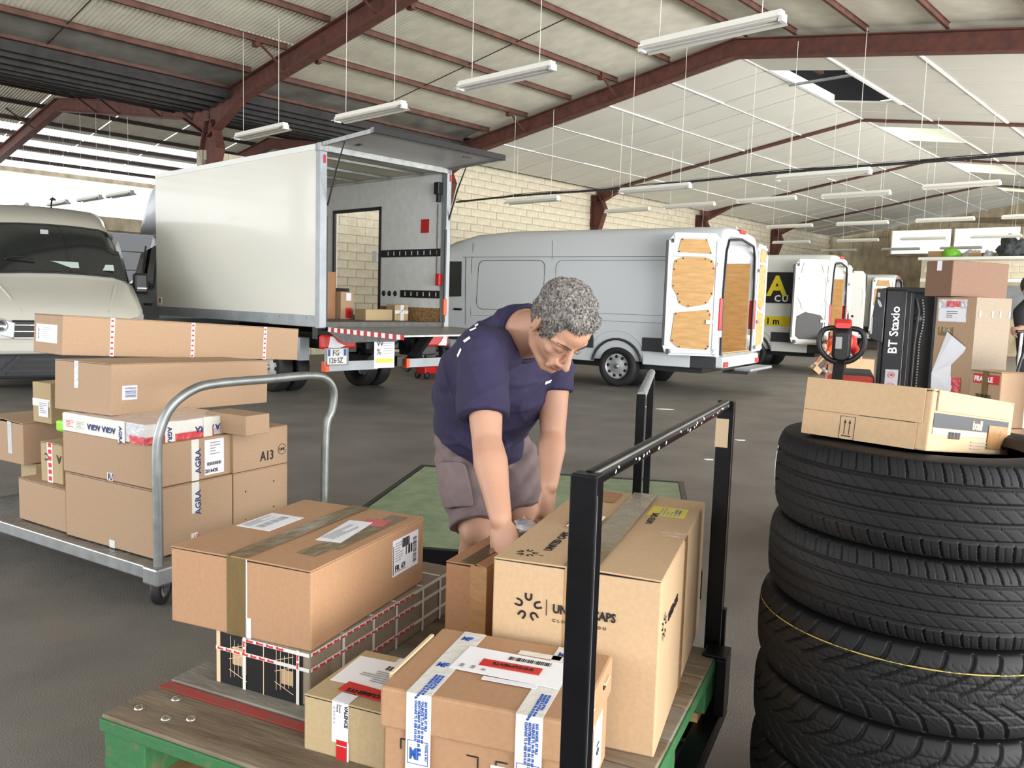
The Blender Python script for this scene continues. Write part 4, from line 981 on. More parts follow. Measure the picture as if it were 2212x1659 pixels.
P3 = Carton(-.232, 1.552, .4, 68, .197, .235, .123, 'small tan carton with white packing slip and VALENCE label hanging over its edge', 'card_e', lip=0)
c = P3
env = c.T(.075, .205, .03, .185, 'white', 'packing_slip', off=.001, rot=3); c.bars('T', .16, .18, .045, .1, vert=False, off=.0035, parent=None); c.lines('T', .10, .155, .06, .14, 6, off=.0035, vert=True)
r_ = c.T(.035, .075, .0, .14, 'red', 'documents_strip', off=.003, rot=-4); c.Tt('DOCUMENTS', .052, .012, .018, 'ink', off=.0048, parent=None, dirr=(0, 1, 0), bold=.0002)
c.T(.205, .23, .03, .1, 'paper', 'label')
lb = c.L(.07, .11, .035, .123, 'paper', 'label'); c.T(-.001, .035, .197-.11, .197-.07, 'paper', 'label', off=.001); c.Lt('VALENCE', .101, .118, .011, 'ink', dirr='d', bold=.0003); c.Lt('04 75 81 70 10', .074, .112, .006, 'grey_ink', dirr='d'); c.Lt('Drome\nFrance', .088, .118, .006, 'ink', dirr='d')
rl = c.L(.082, .108, .0, .042, 'red', 'label', off=.0016); c.L(.106, .112, .0, .04, 'white', 'label', off=.0016); c.L(.083, .107, .03, .0315, 'white', 'rule', off=.0026, parent=None)

P4 = Carton(.131, 1.355, .4, 72, .371, .288, .203, 'brown lidded box bound with two white tapes printed in blue', 'card_a', name='lidded_box', flaps=False)
c = P4
lid = MB().box(-.006, -.006, .142, .296, .379, .222).build('lid', 'card_a', c.e, bevel=.006)
for x in (.06, .2): MB().box(x, -.0085, .19, x+.05, -.006, .2).build('hand_slot', 'ink', lid); MB().box(x, -.012, .2, x+.04, -.006, .205).build('slot_tab', 'card_edge', lid)
MB().box(.05, .379, .2, .25, .388, .224).build('lid_tuck', 'card_edge', lid, bevel=.002)
c.h = .222
for u in (.048, .262):
    y1_ = c.wa-u
    o1 = MB().box(-.0078, y1_-.05, .0, -.0065, y1_, .222).build('tape', 'tape_white', c.e); c.T(-.008, .29, y1_-.05, y1_, 'tape_white', 'tape', off=.0006)
    o1.location = (0, 0, 0)
    for z0 in (.135, -.02):
        b0 = c.Lt('SAS MOREL ET FILS\nVALENCE TL 04 75 81 70 60\nMONTELIMAR TEL 04 75 52 50 50\nCHANAS TL 0 428 610 610', u+.038, z0+.075, .0068, 'royal_ink', off=.0082, dirr='d', bold=.0002, name='tape_print')
    c.Tt('SAS MOREL ET FILS\nVALENCE TL 04 75 81 70 60\nMONTELIMAR TEL 04 75 52 50 50', .075, y1_-.038, .007, 'royal_ink', dirr=(-1, 0, 0), bold=.0002, name='tape_print')
    def mf(face, v):
        if face == 'L':
            c.Lt('MF', u+.008, v+.01, .03, 'royal_ink', off=.0082, bold=.0012, sx=.62, name='tape_logo'); m = MB()
            for a, b_, d, e_ in ((u+.004, u+.046, v, v+.001), (u+.004, u+.046, v+.045, v+.046), (u+.004, u+.005, v, v+.046), (u+.045, u+.046, v, v+.046)): m.box(-.0086, c.wa-b_, d, -.0082, c.wa-a, e_)
            m.build('tape_logo_frame', 'royal_ink', c.e); c.Lt('MOREL & FILS', u+.04, v+.043, .0055, 'royal_ink', off=.0082, dirr='d', name='tape_print')
        else:
            c.Tt('MF', v, y1_-.008, .026, 'royal_ink', bold=.001, sx=.7, name='tape_logo')
    mf('L', .085); mf('L', .085-.155) if 0 else None; mf('T', .11); mf('T', .245)
lb = c.T(.105, .215, .06, .285, 'white', 'packing_slip', off=.003, rot=-2); c.bars('T', .185, .2, .1, .19, vert=False, off=.0045); c.T(.14, .17, .11, .235, 'red', 'documents_strip', off=.0045); c.Tt('DOCUMENTS', .16, .125, .014, 'ink', off=.006, dirr=(0, 1, 0))
c.T(.225, .245, .09, .18, 'tape_white', 'label'); c.T(.085, .1, .1, .21, 'paper', 'label', off=.0034); c.lines('T', .12, .135, .2, .27, 3, off=.0045)
m = MB()
for (u, v, du, dv) in ((.035, .125, 1, -1), (.19, .12, -1, -1), (.225, .12, 1, -1)):
    m.box(-.0016, c.wa-max(u, u+du*.022), v-.0012, -.0006, c.wa-min(u, u+du*.022), v+.0012); m.box(-.0016, c.wa-u-.0012, min(v, v+dv*.02), -.0006, c.wa-u+.0012, max(v, v+dv*.02))
m.build('corner_marks', 'ink', c.e)
lb = c.L(.215, .33, .06, .112, 'white', 'label', off=.001); c.Lt('DASIR LINE', .222, .09, .016, 'ink', off=.0026, bold=.0003)
c.Rr(.02, .12, .0, .16, 'paper', 'label', off=.001) ; c.Rr(.15, .23, .02, .14, 'paper', 'label', off=.001); c.Rt('01', .2, .06, .03, 'ink', off=.0026, dirr='u')

P5 = Carton(.323, 1.631, .4, 70.2, .374, .74, .386, 'big light brown carton printed with a ring of five black U shapes', 'card_b', mid=.48, lip=.004)
c = P5
def Lmat(c, u, v): return basis((-.0016, c.wa-u, v), (0, -1, 0), (0, 0, 1))
u_logo(c.e, Lmat(c, .085, .285), .062)
c.L(.126, .1275, .272, .308, 'ink', 'rule'); c.Lt('UNITED CAPS', .141, .281, .027, 'ink', bold=.0008, sx=.83); c.Lt('CLOSE TO YOU', .141, .261, .0095, 'ink', spacing=2.0, sx=1.0)
u_logo(c.e, basis((.05, -.0016, .27), (1, 0, 0), (0, 0, 1)), .06); c.Rt('UNITED CAPS', .1, .262, .026, 'ink', bold=.0008, sx=.85)
u_logo(c.e, basis((.055, c.wa-.06, c.h+.0016), (0, -1, 0), (1, 0, 0)), .05); c.T(.05, .052, c.wa-.1, c.wa-.09, 'ink', 'rule'); c.Tt('UNITED CAPS', .09, c.wa-.105, .026, 'ink', dirr=(1, 0, 0), bold=.0006)
c.Tt('UNITED CAPS', .42, .1, .024, 'ink', dirr=(1, 0, 0), bold=.0006, sx=.8)
c.L(.165, .225, 0, c.h, 'tape_clear', 'tape'); c.T(-.004, c.wb, c.wa-.235, c.wa-.165, 'tape_brown', 'tape', off=.0055)
c.L(.19, .235, .24, c.h, 'tape_brown', 'tape', off=.0016)
c.Rr(.33, .375, 0, c.h, 'tape_clear', 'tape'); c.T(.33, .375, 0, .15, 'tape_clear', 'tape'); c.T(.33, .36, .24, .3, 'tape_brown', 'tape', off=.003)
yl = c.T(.52, .62, .03, .13, 'yellow_label', 'label'); c.lines('T', .53, .61, .04, .1, 6, 'grey_ink'); c.bars('T', .56, .60, .045, .065, 'grey_ink', 10)
wl_ = c.T(.29, .42, .22, .29, 'white', 'label', off=.0068); c.bars('T', .32, .36, .225, .25, off=.008, n=12, vert=False); c.lines('T', .31, .4, .25, .285, 5, off=.008)
c.T(.6, .72, .24, .34, 'card_d', 'patch', off=.003)

P6 = Carton(-.047, 1.936, .4, 66, .115, .42, .30, 'narrow brown carton with brown tape, wedged beside the big light brown one', 'card_d', mid=.28, lip=.006)
c = P6; c.L(.07, .115, 0, c.h, 'tape_clear', 'tape'); c.T(0, .42, .03, .07, 'tape_brown', 'tape', off=.006)
bg_ = blob('film_roll', (.05, 2.30, .702), .035, .05, .010, 'film', 'crumpled clear film with a white sheet on the narrow brown carton', 'film', 3, amp=.5)

# ---- stack on the grey trolley (S scales the stack about the eye point; sizes follow)
S2 = 1.10
Te = Carton(-1.384, 3.106, .3, 59.9, .583, .386, .274, 'large plain brown carton at the base of the stack beside the tube handle', 'card_c', S=S2)
c = Te; c.L(.33, .37, 0, .035, 'tape_white', 'tape_end'); c.Rr(.19, .225, .0, .07, 'tape_white', 'tape_end'); c.Rr(.195, .235, .16, c.h, 'tape_white', 'tape'); c.Rt('AGRA', .243, .15, .042, 'navy_ink', dirr='u', bold=.001); c.Rt('19', .2, .04, .03, 'red_ink')
Td = Carton(-1.392, 3.121, .576, 60.5, .583, .389, .172, 'brown carton with 2016430 label, under the film wrapped parcel', 'card_c', S=S2, flaps=False)
c = Td; c.L(.33, .37, 0, .035, 'tape_white', 'tape_end'); c.Lt('R/', .335, .004, .04, 'navy_ink', bold=.001); c.Rr(.2, .24, .0, c.h, 'tape_white', 'tape'); c.Rt('AGRA', .25, .03, .042, 'navy_ink', dirr='u', bold=.001)
lb = c.Rr(.27, .38, .015, .178, 'paper', 'label', off=.002); c.Rt('2016430', .272, .025, .024, 'ink', off=.0034, bold=.0006, sx=.86); c.bars('R', .283, .365, .058, .073, 'ink', 26, off=.0034); c.lines('R', .30, .36, .1, .165, 5, off=.0034)
Tc = Carton(-1.425, 3.128, .749, 59.5, .545, .44, .080, 'flat parcel wrapped in clear film with blue lettered bands and a red patch', 'film', S=S2, name='film_parcel', cat='parcel', flaps=False)
c = Tc; q = c.h
c.L(.0, .42, .004, q-.004, 'tape_white', 'printed_band'); c.L(.455, .545, .004, q-.004, 'tape_white', 'printed_band') if 0 else None
c.L(.5, .60, .0, .035, 'film_red', 'red_patch', off=.002); c.Rr(.0, .36, .0, .03, 'film_red', 'red_patch', off=.001); c.Rr(.0, .48, .034, q-.002, 'tape_white', 'printed_band')
c.Lt('AGRA', .40, .052, .036, 'navy_ink', off=.003, dirr='f', bold=.001); c.Lt('AGRA', .29, .052, .036, 'navy_ink', off=.003, dirr='f', bold=.001)
t = c.L(.42, .47, -.004, q+.002, 'tape_white', 'tape', off=.0035); c.Lt('AGRA', .43, .066, .03, 'navy_ink', off=.005, dirr='d', bold=.001)
c.lines('L', .03, .09, .02, .055, 5, 'red_ink', off=.003); c.lines('L', .11, .17, .02, .055, 5, 'grey_ink', off=.003)
t = c.Rr(.10, .15, -.004, q+.002, 'tape_white', 'tape', off=.0035); c.Rt('AGRA', .112, .066, .03, 'navy_ink', off=.005, dirr='d', bold=.001)
t = c.Rr(.30, .35, -.02, q+.002, 'tape_white', 'tape', off=.0035); c.Rt('AGRA', .36, .05, .038, 'navy_ink', off=.003, dirr='f', bold=.001); c.Rt('AGRA', .47, .05, .038, 'navy_ink', off=.003, dirr='f', bold=.001)
Tb = Carton(-1.649, 3.321, .83, 63, .367, .89, .215, 'long brown carton with small barcode sticker, second from top of the stack', 'card_c', tilt=1.9, S=S2, mid=.5)
c = Tb; c.L(.13, .19, .14, c.h, 'tape_white', 'tape_tail') if 0 else c.L(.145, .175, .11, c.h, 'film', 'tape')
lb = c.Rr(.055, .135, .07, .135, 'white', 'label'); c.bars('R', .07, .13, .078, .128, 'navy_ink', 12, vert=False)
Ta = Carton(-1.996, 3.59, 1.053, 54, .273, 1.302, .178, 'longest brown carton on top of the stack, banded with three red-white tapes', 'card_c', tilt=3.2, S=S2)
c = Ta; lb = c.L(.03, .25, .055, .145, 'white', 'label'); c.bars('L', .05, .065, .065, .135, 'navy_ink', 10, vert=False); c.lines('L', .1, .2, .07, .13, 6, 'lgrey_ink')
for k, u in enumerate((.235, .69, 1.17)):
    t = c.Rr(u, u+.022, 0, c.h, 'tape_white', 'band'); m = MB()
    for j in range(7): m.box(u+.003, -.0026, .008+j*.028, u+.017, -.0014, .018+j*.028)
    m.build('band_print', 'red_ink', t)
Tf2 = Carton(-1.105, 3.36, .755, 60, .25, .13, .085, 'small plain carton on top of the A13 carton under the long box', 'card_c', S=S2, flaps=False)
bv = Vector((math.cos(R(60)), math.sin(R(60)), 0))
tf = Vector((-1.384, 3.106, 0))+bv*.392
Tf = Carton(tf.x, tf.y, .576, 60, .30, .315, .176, 'brown carton marked A13 at the right of the stack', 'card_c', S=S2)
c = Tf; c.Rt('A13', .165, .035, .066, 'ink', bold=.0012, sx=.8); c.Rt('UNS', .29, .07, .018, 'ink', bold=.0006)
m = MB()
for k in range(20):
    a0, a1 = R(18*k+20), R(18*k+38)
    if k < 18: m.bar((.308+.026*math.cos(a0), -.0018, .076+.026*math.sin(a0)), (.308+.026*math.cos(a1), -.0018, .076+.026*math.sin(a1)), .0008, .002)
m.build('ring_mark', 'ink', c.e)
Tg = Carton(tf.x, tf.y, .3, 60, .30, .315, .274, 'plain brown carton under the A13 carton', 'card_c', S=S2)
m = MB()
for u, v in ((.07, .2), (.07, .06), (.25, .22), (.25, .09)): m.box(u, -.002, v, u+.006, -.0006, v+.008)
m.build('dots', 'ink', Tg.e)
Ti = Carton(-1.90, 3.42, .3, 58, .385, .26, .190, 'squat pale carton on the trolley left of the large one', 'card_c', S=S2)
Ti.e.location = Ti.e.location
Tj = Carton(-1.948, 3.49, .492, 60.7, .162, .20, .178, 'small carton with red tape and upside-down A, standing on the squat one', 'card_e', S=S2)
c = Tj; c.L(.055, .10, 0, c.h, 'tape_white', 'tape'); m = MB()
for k in range(6): m.box(-.0026, c.wa-.09, .01+k*.033, -.0014, c.wa-.066, .03+k*.033)
m.build('tape_print', 'red_ink', c.e); c.Lt('A', .17, .14, .055, 'ink', dirr='f', bold=.001); c.Lt('C', .07, .14, .05, 'ink', dirr='f', bold=.001)
Tk = Carton(-2.454, 4.045, .452, 60, .42, .30, .212, 'brown carton with barcode sticker at the left end of the stack', 'card_c', S=S2*.97, lip=.012)
c = Tk; lb = c.Rr(.12, .2, .03, .095, 'white', 'label'); c.bars('R', .132, .19, .04, .085, 'navy_ink', 10, vert=False); c.L(.3, .34, .05, c.h, 'film', 'tape')
Tm = Carton(-2.42, 4.09, .285, 60, .14, .26, .163, 'tan carton underneath the left end carton', 'card_e', S=S2*.97, flaps=False)
Tl = Carton(-2.30, 4.03, .668, 60, .16, .24, .205, 'upright small carton with white label behind the stack', 'card_e', S=S2*.97, flaps=False)
c = Tl; c.L(.0, .16, .09, .13, 'tape_white', 'tape'); lb = c.L(.06, .15, .035, .12, 'paper', 'label', off=.003); c.lines('L', .07, .14, .05, .11, 6, off=.0045)
lm2 = MB().box(-.02, -.02, 0, .2, .14, .055).build('green_packet', 'lime', None, bevel=.012, loc=Vector((-1.845*1.1, 3.42*1.1, .672)))
lm2.rotation_euler = (0, 0, R(60)); tag(lm2, 'bright green packet poking out behind the film parcel', 'packet')
# ================================================================ trolleys
mat('wood_deck', (138, 126, 106), .7, nscale=14, col2=(88, 72, 54), stretch=(1, .18, 1), bump=.5, bscale=60, detail=10)
mat('wood_grey', (142, 138, 128), .65, nscale=10, col2=(98, 90, 78), stretch=(1, .3, 1), bump=.4, bscale=60, detail=10)
mat('wood_green', (50, 104, 60), .65, nscale=22, col2=(100, 98, 68), bump=.4, bscale=40, detail=8, nthr=(.30, .42))
mat('wood_red', (150, 62, 56), .65, nscale=20, col2=(116, 84, 66), nthr=(.32, .45), detail=8)
mat('wood_raw', (176, 138, 92), .8, nscale=30, namp=.2, stretch=(.2, 1, 1))
mat('deck_green', (120, 142, 108), .5, nscale=14, col2=(146, 158, 128), detail=10, nthr=(.35, .62), bump=.2)
DY = 65.1; b_ = Vector((math.cos(R(DY)), math.sin(R(DY)), 0)); a_ = Vector((-math.sin(R(DY)), math.cos(R(DY)), 0))
pt = empty('pallet_trolley', (.161, 1.25, 0), R(DY), 'black framed trolley carrying a green-edged wooden pallet deck and five boxes', 'trolley')
# local: x along b (away), y along a (left). deck 1.17 x 1.02
DW, DL, ZD = 1.17, 1.03, .4
xs = [(0.0, .15), (.155, .19), (.195, .36), (.365, .50), (.505, .66), (.665, .84), (.845, 1.03)]
ms = ['wood_deck', 'wood_red', 'wood_grey', 'wood_deck', 'wood_grey', 'wood_deck', 'wood_deck']
for (x0, x1), mm in zip(xs, ms): MB().box(x0, 0, ZD-.02-.002*(mm == 'wood_red'), x1, DW, ZD-.002*(mm == 'wood_red')).build('deck_plank', mm, pt, bevel=.003)
MB().box(-.006, 0, ZD-.036, .02, DW, ZD-.008).build('edge_board', 'wood_green', pt, bevel=.002)
MB().box(0, -.006, ZD-.036, DL, .02, ZD-.008).build('edge_board', 'wood_green', pt, bevel=.002); MB().box(0, DW-.02, ZD-.036, DL, DW+.004, ZD-.008).build('edge_board', 'wood_green', pt, bevel=.002)
for x in (.0, .44, .9):
    for y in (0, .52, 1.04):
        bk = MB().box(x+.004, y+.002, ZD-.13, x+.13, y+.128, ZD-.022).build('pallet_block', 'wood_green' if y != .52 else 'wood_raw', pt, bevel=.004)
MB().box(.0, .02, ZD-.155, .13, DW-.02, ZD-.13).build('bottom_board', 'wood_raw', pt); MB().box(.9, .02, ZD-.155, 1.03, DW-.02, ZD-.13).build('bottom_board', 'wood_raw', pt)
for x, y in ((.06, 1.12), (.13, 1.08), (.08, .98), (.055, 1.03), (.27, .80), (.06, .5), (.12, .55), (.06, .08)):
    MB().lathe([(.012, 0), (.011, .002), (.007, .0045), (0, .0055)], (x, y, ZD), (0, 0, 1), 16).build('bolt_head', 'chrome', pt)
# chassis
m = MB(); m.box(-.01, -.03, ZD-.2, 1.07, .03, ZD-.155); m.box(-.01, DW-.06, ZD-.2, 1.07, DW, ZD-.155); m.box(.0, 0, ZD-.2, .05, DW, ZD-.156); m.box(1.0, 0, ZD-.2, 1.05, DW, ZD-.156)
m.build('chassis', 'black_metal', pt, bevel=.004)
MB().box(-.012, -.035, ZD-.2, .04, .03, ZD-.02).build('corner_bracket', 'black_metal', pt)
MB().box(.97, -.035, ZD-.16, 1.05, -.008, ZD+.0).box(.97, -.035, ZD-.0, 1.05, .03, ZD+.01).build('corner_bracket', 'black_metal', pt, bevel=.003)
PA = Vector((.118, 1.21, 0)); PB = Vector((.598, 2.245, 0)); ZT = 1.096
inv = pt.matrix_basis.inverted() if False else Matrix.Rotation(-R(DY), 4, 'Z') @ Matrix.Translation((-.161, -1.25, 0))
pa, pb = inv @ PA, inv @ PB
def post(p, w, d, z0, z1, nm='post'):
    o = MB().box(p.x-w/2, p.y-d/2, z0, p.x+w/2, p.y+d/2, z1).build(nm, 'black_metal', pt, bevel=.003)
    for s in (-1, 1):
        MB().box(p.x-w/2+.004, p.y+s*d/2-.0008, z0, p.x-w/2+.005, p.y+s*d/2+.0008, z1-.03).build('worn_edge', 'galv', o)
    return o
post(pa, .034, .043, ZD-.16, ZT); post(pb, .036, .044, ZD-.16, ZT)
tb_ = MB().tube([(pa.x+.01, pa.y, ZT-.012), (pb.x-.015, pb.y, ZT-.012)], .0145, 14).build('top_bar', 'black_metal', pt)
MB().tube([(pa.x+.012, pa.y-.0105, ZT-.0008), (pb.x-.03, pb.y-.0105, ZT-.0008)], .0026, 6).build('shine_streak', 'galv', tb_)  # shine highlight along the bar, put in as a pale metal strip
g = random.Random(4); m = MB()
for k in range(26):
    t = g.random(); x = pa.x+.05+(pb.x-pa.x-.1)*t; y = pa.y+(pb.y-pa.y)*t
    m.lathe([(g.uniform(.003, .0065), -.002), (.002, .0008), (0, .001)], (x, y-.0138, ZT-.012+g.uniform(-.002, .005)), (0, -1, .3), 6)
m.build('paint_chip', 'white', tb_)['kind'] = 'stuff'
MB().box(pb.x-.0206, pb.y-.012, ZT-.13, pb.x-.02, pb.y+.023, ZT-.05).build('torn_sticker', 'card_edge', pt)
MB().box(pb.x+.0, pb.y-.03, ZD-.16, pb.x+.02, pb.y-.02, ZD+.1).build('pivot_plate', 'black_metal', pt)
def caster(parent, x, y, r, ztop, wd=.04, rot=0, fork='galv'):
    e = empty('caster', parent=parent, loc=(x, y, 0)); e.rotation_euler = (0, 0, R(rot))
    MB().lathe([(r*.55, -wd/2), (r*.92, -wd/2), (r, -wd*.3), (r, wd*.3), (r*.92, wd/2), (r*.55, wd/2)], (0, 0, r), (0, 1, 0), 32, close=True).build('wheel', 'rubber', e)
    MB().lathe([(0, -wd*.4), (r*.58, -wd*.4), (r*.58, wd*.4), (0, wd*.4)], (0, 0, r), (0, 1, 0), 24).build('wheel_hub', 'grey_ink', e)
    m = MB()
    for s in (-1, 1): m.add([Vector(p) for p in ((-.02, s*(wd/2+.004), r-.012), (.02, s*(wd/2+.004), r-.012), (.055, s*(wd/2+.004), ztop-.01), (-.03, s*(wd/2+.004), ztop-.01), (-.02, s*(wd/2+.008), r-.012), (.02, s*(wd/2+.008), r-.012), (.055, s*(wd/2+.008), ztop-.01), (-.03, s*(wd/2+.008), ztop-.01))], [(0, 1, 2, 3), (7, 6, 5, 4), (0, 4, 5, 1), (1, 5, 6, 2), (2, 6, 7, 3), (3, 7, 4, 0)])
    m.box(-.04, -wd/2-.008, ztop-.012, .06, wd/2+.008, ztop); m.tube([(0, -wd/2-.012, r), (0, wd/2+.012, r)], .008, 8)
    m.build('fork', fork, e); return e
for x, y in ((.1, .06), (.1, DW-.1), (.93, .06), (.93, DW-.1)): caster(pt, x, y, .085, ZD-.2, fork='black')

# grey platform trolley with the tube handle
T2Z = H0-(H0-.295)*1.1
t2 = empty('platform_trolley', Vector((-1.32, 2.99, 0))*1.1, R(58.8), 'grey galvanised platform trolley with bent tube handle, loaded with cartons', 'trolley')
L2, W2 = 1.75, 1.04       # along y (left) and x (away)
m = MB(); m.box(0, 0, T2Z-.055, .03, L2, T2Z+.004); m.box(W2-.03, 0, T2Z-.055, W2, L2, T2Z+.004); m.box(0, 0, T2Z-.055, W2, .03, T2Z+.004); m.box(0, L2-.03, T2Z-.055, W2, L2, T2Z+.004)
m.build('edge_frame', 'galv', t2, bevel=.006)
pl2 = MB().box(.02, .02, T2Z-.01, W2-.02, L2-.02, T2Z).build('deck_plate', 'galv', t2)
m = MB()
for i in range(34):
    for j in range(58):
        x, y = .035+i*.03, .035+j*.03
        if x > W2-.03 or y > L2-.03: continue
        s = 1 if (i+j) % 2 else -1
        m.add([(x-.011, y-.004*s-.003, T2Z), (x+.011, y+.004*s-.003, T2Z), (x+.011, y+.004*s+.003, T2Z), (x-.011, y-.004*s+.003, T2Z), (x, y, T2Z+.0022)], [(0, 1, 4), (1, 2, 4), (2, 3, 4), (3, 0, 4)])
o = m.build('tread_pattern', 'galv', pl2); o['kind'] = 'stuff'
MB().box(-.012, -.012, T2Z-.07, .09, .09, T2Z+.008).build('corner_plate', 'galv', t2, bevel=.01); MB().box(W2-.09, -.012, T2Z-.07, W2+.012, .09, T2Z+.008).build('corner_plate', 'galv', t2, bevel=.01)
import itertools
def smooth(pts, n=6):
    out = []; P = [Vector(p) for p in pts]
    for i in range(len(P)-1):
        p0, p1, p2, p3 = P[max(i-1, 0)], P[i], P[i+1], P[min(i+2, len(P)-1)]
        for k in range(n):
            t = k/n; out.append(.5*((2*p1)+(-p0+p2)*t+(2*p0-5*p1+4*p2-p3)*t*t+(-p0+3*p1-3*p2+p3)*t**3))
    return out+[P[-1]]
zt2 = .955
hp = [(.03, .035, T2Z), (.03, .035, .45), (.03, .035, .68), (.045, .03, .78), (.09, .02, .87), (.18, .0, .935), (.3, -.01, zt2), (.6, -.01, zt2), (W2-.2, -.01, zt2), (W2-.07, 0, .93), (W2+.0, .01, .86), (W2+.0, .02, .76), (W2-.03, .03, .68), (W2-.035, .035, .45), (W2-.035, .035, T2Z)]
MB().tube(smooth(hp), .0205, 16).build('tube_handle', 'galv', t2)
cs = caster(t2, .085, .10, .068, T2Z-.055, rot=30); 
for x, y in ((W2-.1, .1), (.1, L2-.12), (W2-.1, L2-.12)): caster(t2, x, y, .068, T2Z-.055)

# second black trolley with a scuffed green deck, behind the man
t3 = empty('green_deck_trolley', (.75, 3.16, 0), R(80.8), 'low black framed trolley with scuffed pale green deck behind the man', 'trolley')
# local x away, y left
Z3, L3, W3 = .31, 1.56, 1.62
MB().box(0, 0, Z3-.03, W3, L3, Z3).build('deck', 'deck_green', t3, bevel=.004)
MB().box(-.03, -.03, Z3-.11, 0, L3+.03, Z3+.003).box(W3, -.03, Z3-.11, W3+.03, L3+.03, Z3+.003).box(0, -.03, Z3-.11, W3, 0, Z3+.003).box(0, L3, Z3-.11, W3, L3+.03, Z3+.003).build('frame', 'black_metal', t3)
for x, y in ((.1, .1), (.1, L3-.1), (W3-.1, .1), (W3-.1, L3-.1)): caster(t3, x, y, .09, Z3-.11, fork='black')
inv3 = Matrix.Rotation(-R(80.8), 4, 'Z') @ Matrix.Translation((-.75, -3.16, 0))
q1, q2 = inv3 @ Vector((.515, 3.215, 0)), inv3 @ Vector((.755, 4.40, 0))
for q_ in (q1, q2): MB().box(q_.x-.018, q_.y-.018, Z3-.05, q_.x+.018, q_.y+.018, 1.0).build('post', 'black_metal', t3, bevel=.003)
MB().tube([(q1.x, q1.y, .99), (q2.x, q2.y, .99)], .02, 12).build('top_bar', 'alu', t3)
# ================================================================ tyre stack
import numpy as np
def tyre_mesh(name, R0, wd, kind, seed=0):
    nu, nv = 1320, 64
    u = np.arange(nu)/nu*2*np.pi
    # cross profile: (radius, height) from inner bead bottom, over the tread, to inner bead top
    prof = []
    hw = wd/2
    side = [(R0*.60, -hw*.80), (R0*.66, -hw*.98), (R0*.76, -hw*1.02), (R0*.86, -hw*1.01), (R0*.93, -hw*1.0), (R0*.948, -hw*.985)]
    tread = [(R0*(1-.034*(abs(v)**5.0)-.010*v*v), v*hw*.965) for v in np.linspace(-1, 1, nv)]
    prof = side+tread+[(r, -h) for r, h in reversed(side)]
    prof = np.array(prof); n = len(prof); s0 = len(side)
    rad = np.repeat(prof[:, 0][:, None], nu, 1); hh = np.repeat(prof[:, 1][:, None], nu, 1)
    v = np.linspace(-1, 1, nv)[:, None]*np.ones((1, nu)); U = u[None, :]*np.ones((nv, 1))
    d = np.zeros((nv, nu))
    if kind == 'summer':
        for g, w in ((-.56, .03), (-.2, .045), (.2, .045), (.56, .03)): d = np.maximum(d, np.where(abs(v-g) < w, 1, 0))
        K = 62
        ph = (U/(2*np.pi)*K+np.where(v > 0, 1, 1)*v*3.2) % 1
        mid = (abs(v) < .56)
        d = np.maximum(d, np.where(mid & (ph < .055), .4, 0))
        ps = (U/(2*np.pi)*K*1.0+.35*np.sign(v)*(abs(v)-.6)**2*4+.3) % 1
        d = np.maximum(d, np.where((abs(v) > .62) & (ps < .13), 1, 0))
        ps2 = (U/(2*np.pi)*K+.35*np.sign(v)*(abs(v)-.6)**2*4+.8) % 1
        d = np.maximum(d, np.where((abs(v) > .66) & (ps2 < .06), .3, 0))
    else:
        K = 40
        w = abs(v); sh = 2.5*(w**.85)-.9*np.clip(w-.55, 0, 1)**1.2*2+.5*(v > 0)
        ph = (U/(2*np.pi)*K-sh) % 1
        d = np.maximum(d, np.where(ph < .17, 1, 0)*np.clip((w-.05)*30, 0, 1))
        sip = (U/(2*np.pi)*K*3-sh*1.0+v*6) % 1
        d = np.maximum(d, np.where((sip < .18) & (w < .80), .14, 0))
        cross = (w*4.2+.5*np.floor(U/(2*np.pi)*K-sh)) % 1
        d = np.maximum(d, np.where((cross < .10) & (w > .12) & (w < .62), .45, 0))
        d = np.maximum(d, np.where(abs(w-.60) < .012, .5, 0))
    rad[s0:s0+nv] -= d*.0075
    x = rad*np.cos(u)[None, :]; y = rad*np.sin(u)[None, :]
    V = np.stack([x, y, hh], -1).reshape(-1, 3)
    i, j = np.meshgrid(np.arange(n-1), np.arange(nu), indexing='ij'); j2 = (j+1) % nu
    Fq = np.stack([i*nu+j, i*nu+j2, (i+1)*nu+j2, (i+1)*nu+j], -1).reshape(-1, 4)
    me = bpy.data.meshes.new(name); me.vertices.add(len(V)); me.vertices.foreach_set('co', V.ravel().astype(np.float32))
    me.loops.add(Fq.size); me.loops.foreach_set('vertex_index', Fq.ravel().astype(np.int32))
    me.polygons.add(len(Fq)); me.polygons.foreach_set('loop_start', np.arange(0, Fq.size, 4, dtype=np.int32)); me.polygons.foreach_set('loop_total', np.full(len(Fq), 4, dtype=np.int32))
    me.update(calc_edges=True); me.validate(); me.materials.append(M['tyre_rubber'])
    return me
mat('tyre_rubber', (17, 17, 19), .62, nscale=7, col2=(10, 10, 12), detail=8, spec=.3)
mat('tyre_dusty', (46, 47, 49), .6)
mat('pale_yellow', (170, 150, 70), .7)
m1, m2 = tyre_mesh('tyre_road', .345, .19, 'summer'), tyre_mesh('tyre_allseason', .35, .188, 'v')
tz = [(.853, 1.058), (.672, .853), (.482, .672), (.30, .482), (.14, .30), (0, .14)]
labs = ['top tyre of the stack, ribbed road tread with a white sticker on its edge', 'second tyre from the top, ribbed road tread with dusty scuffs', 'third tyre from the top, arrow-shaped tread with a thin yellow line', 'fourth tyre from the top, arrow-shaped tread', 'fifth tyre from the top, second from the floor', 'lowest tyre of the stack, standing on the floor']
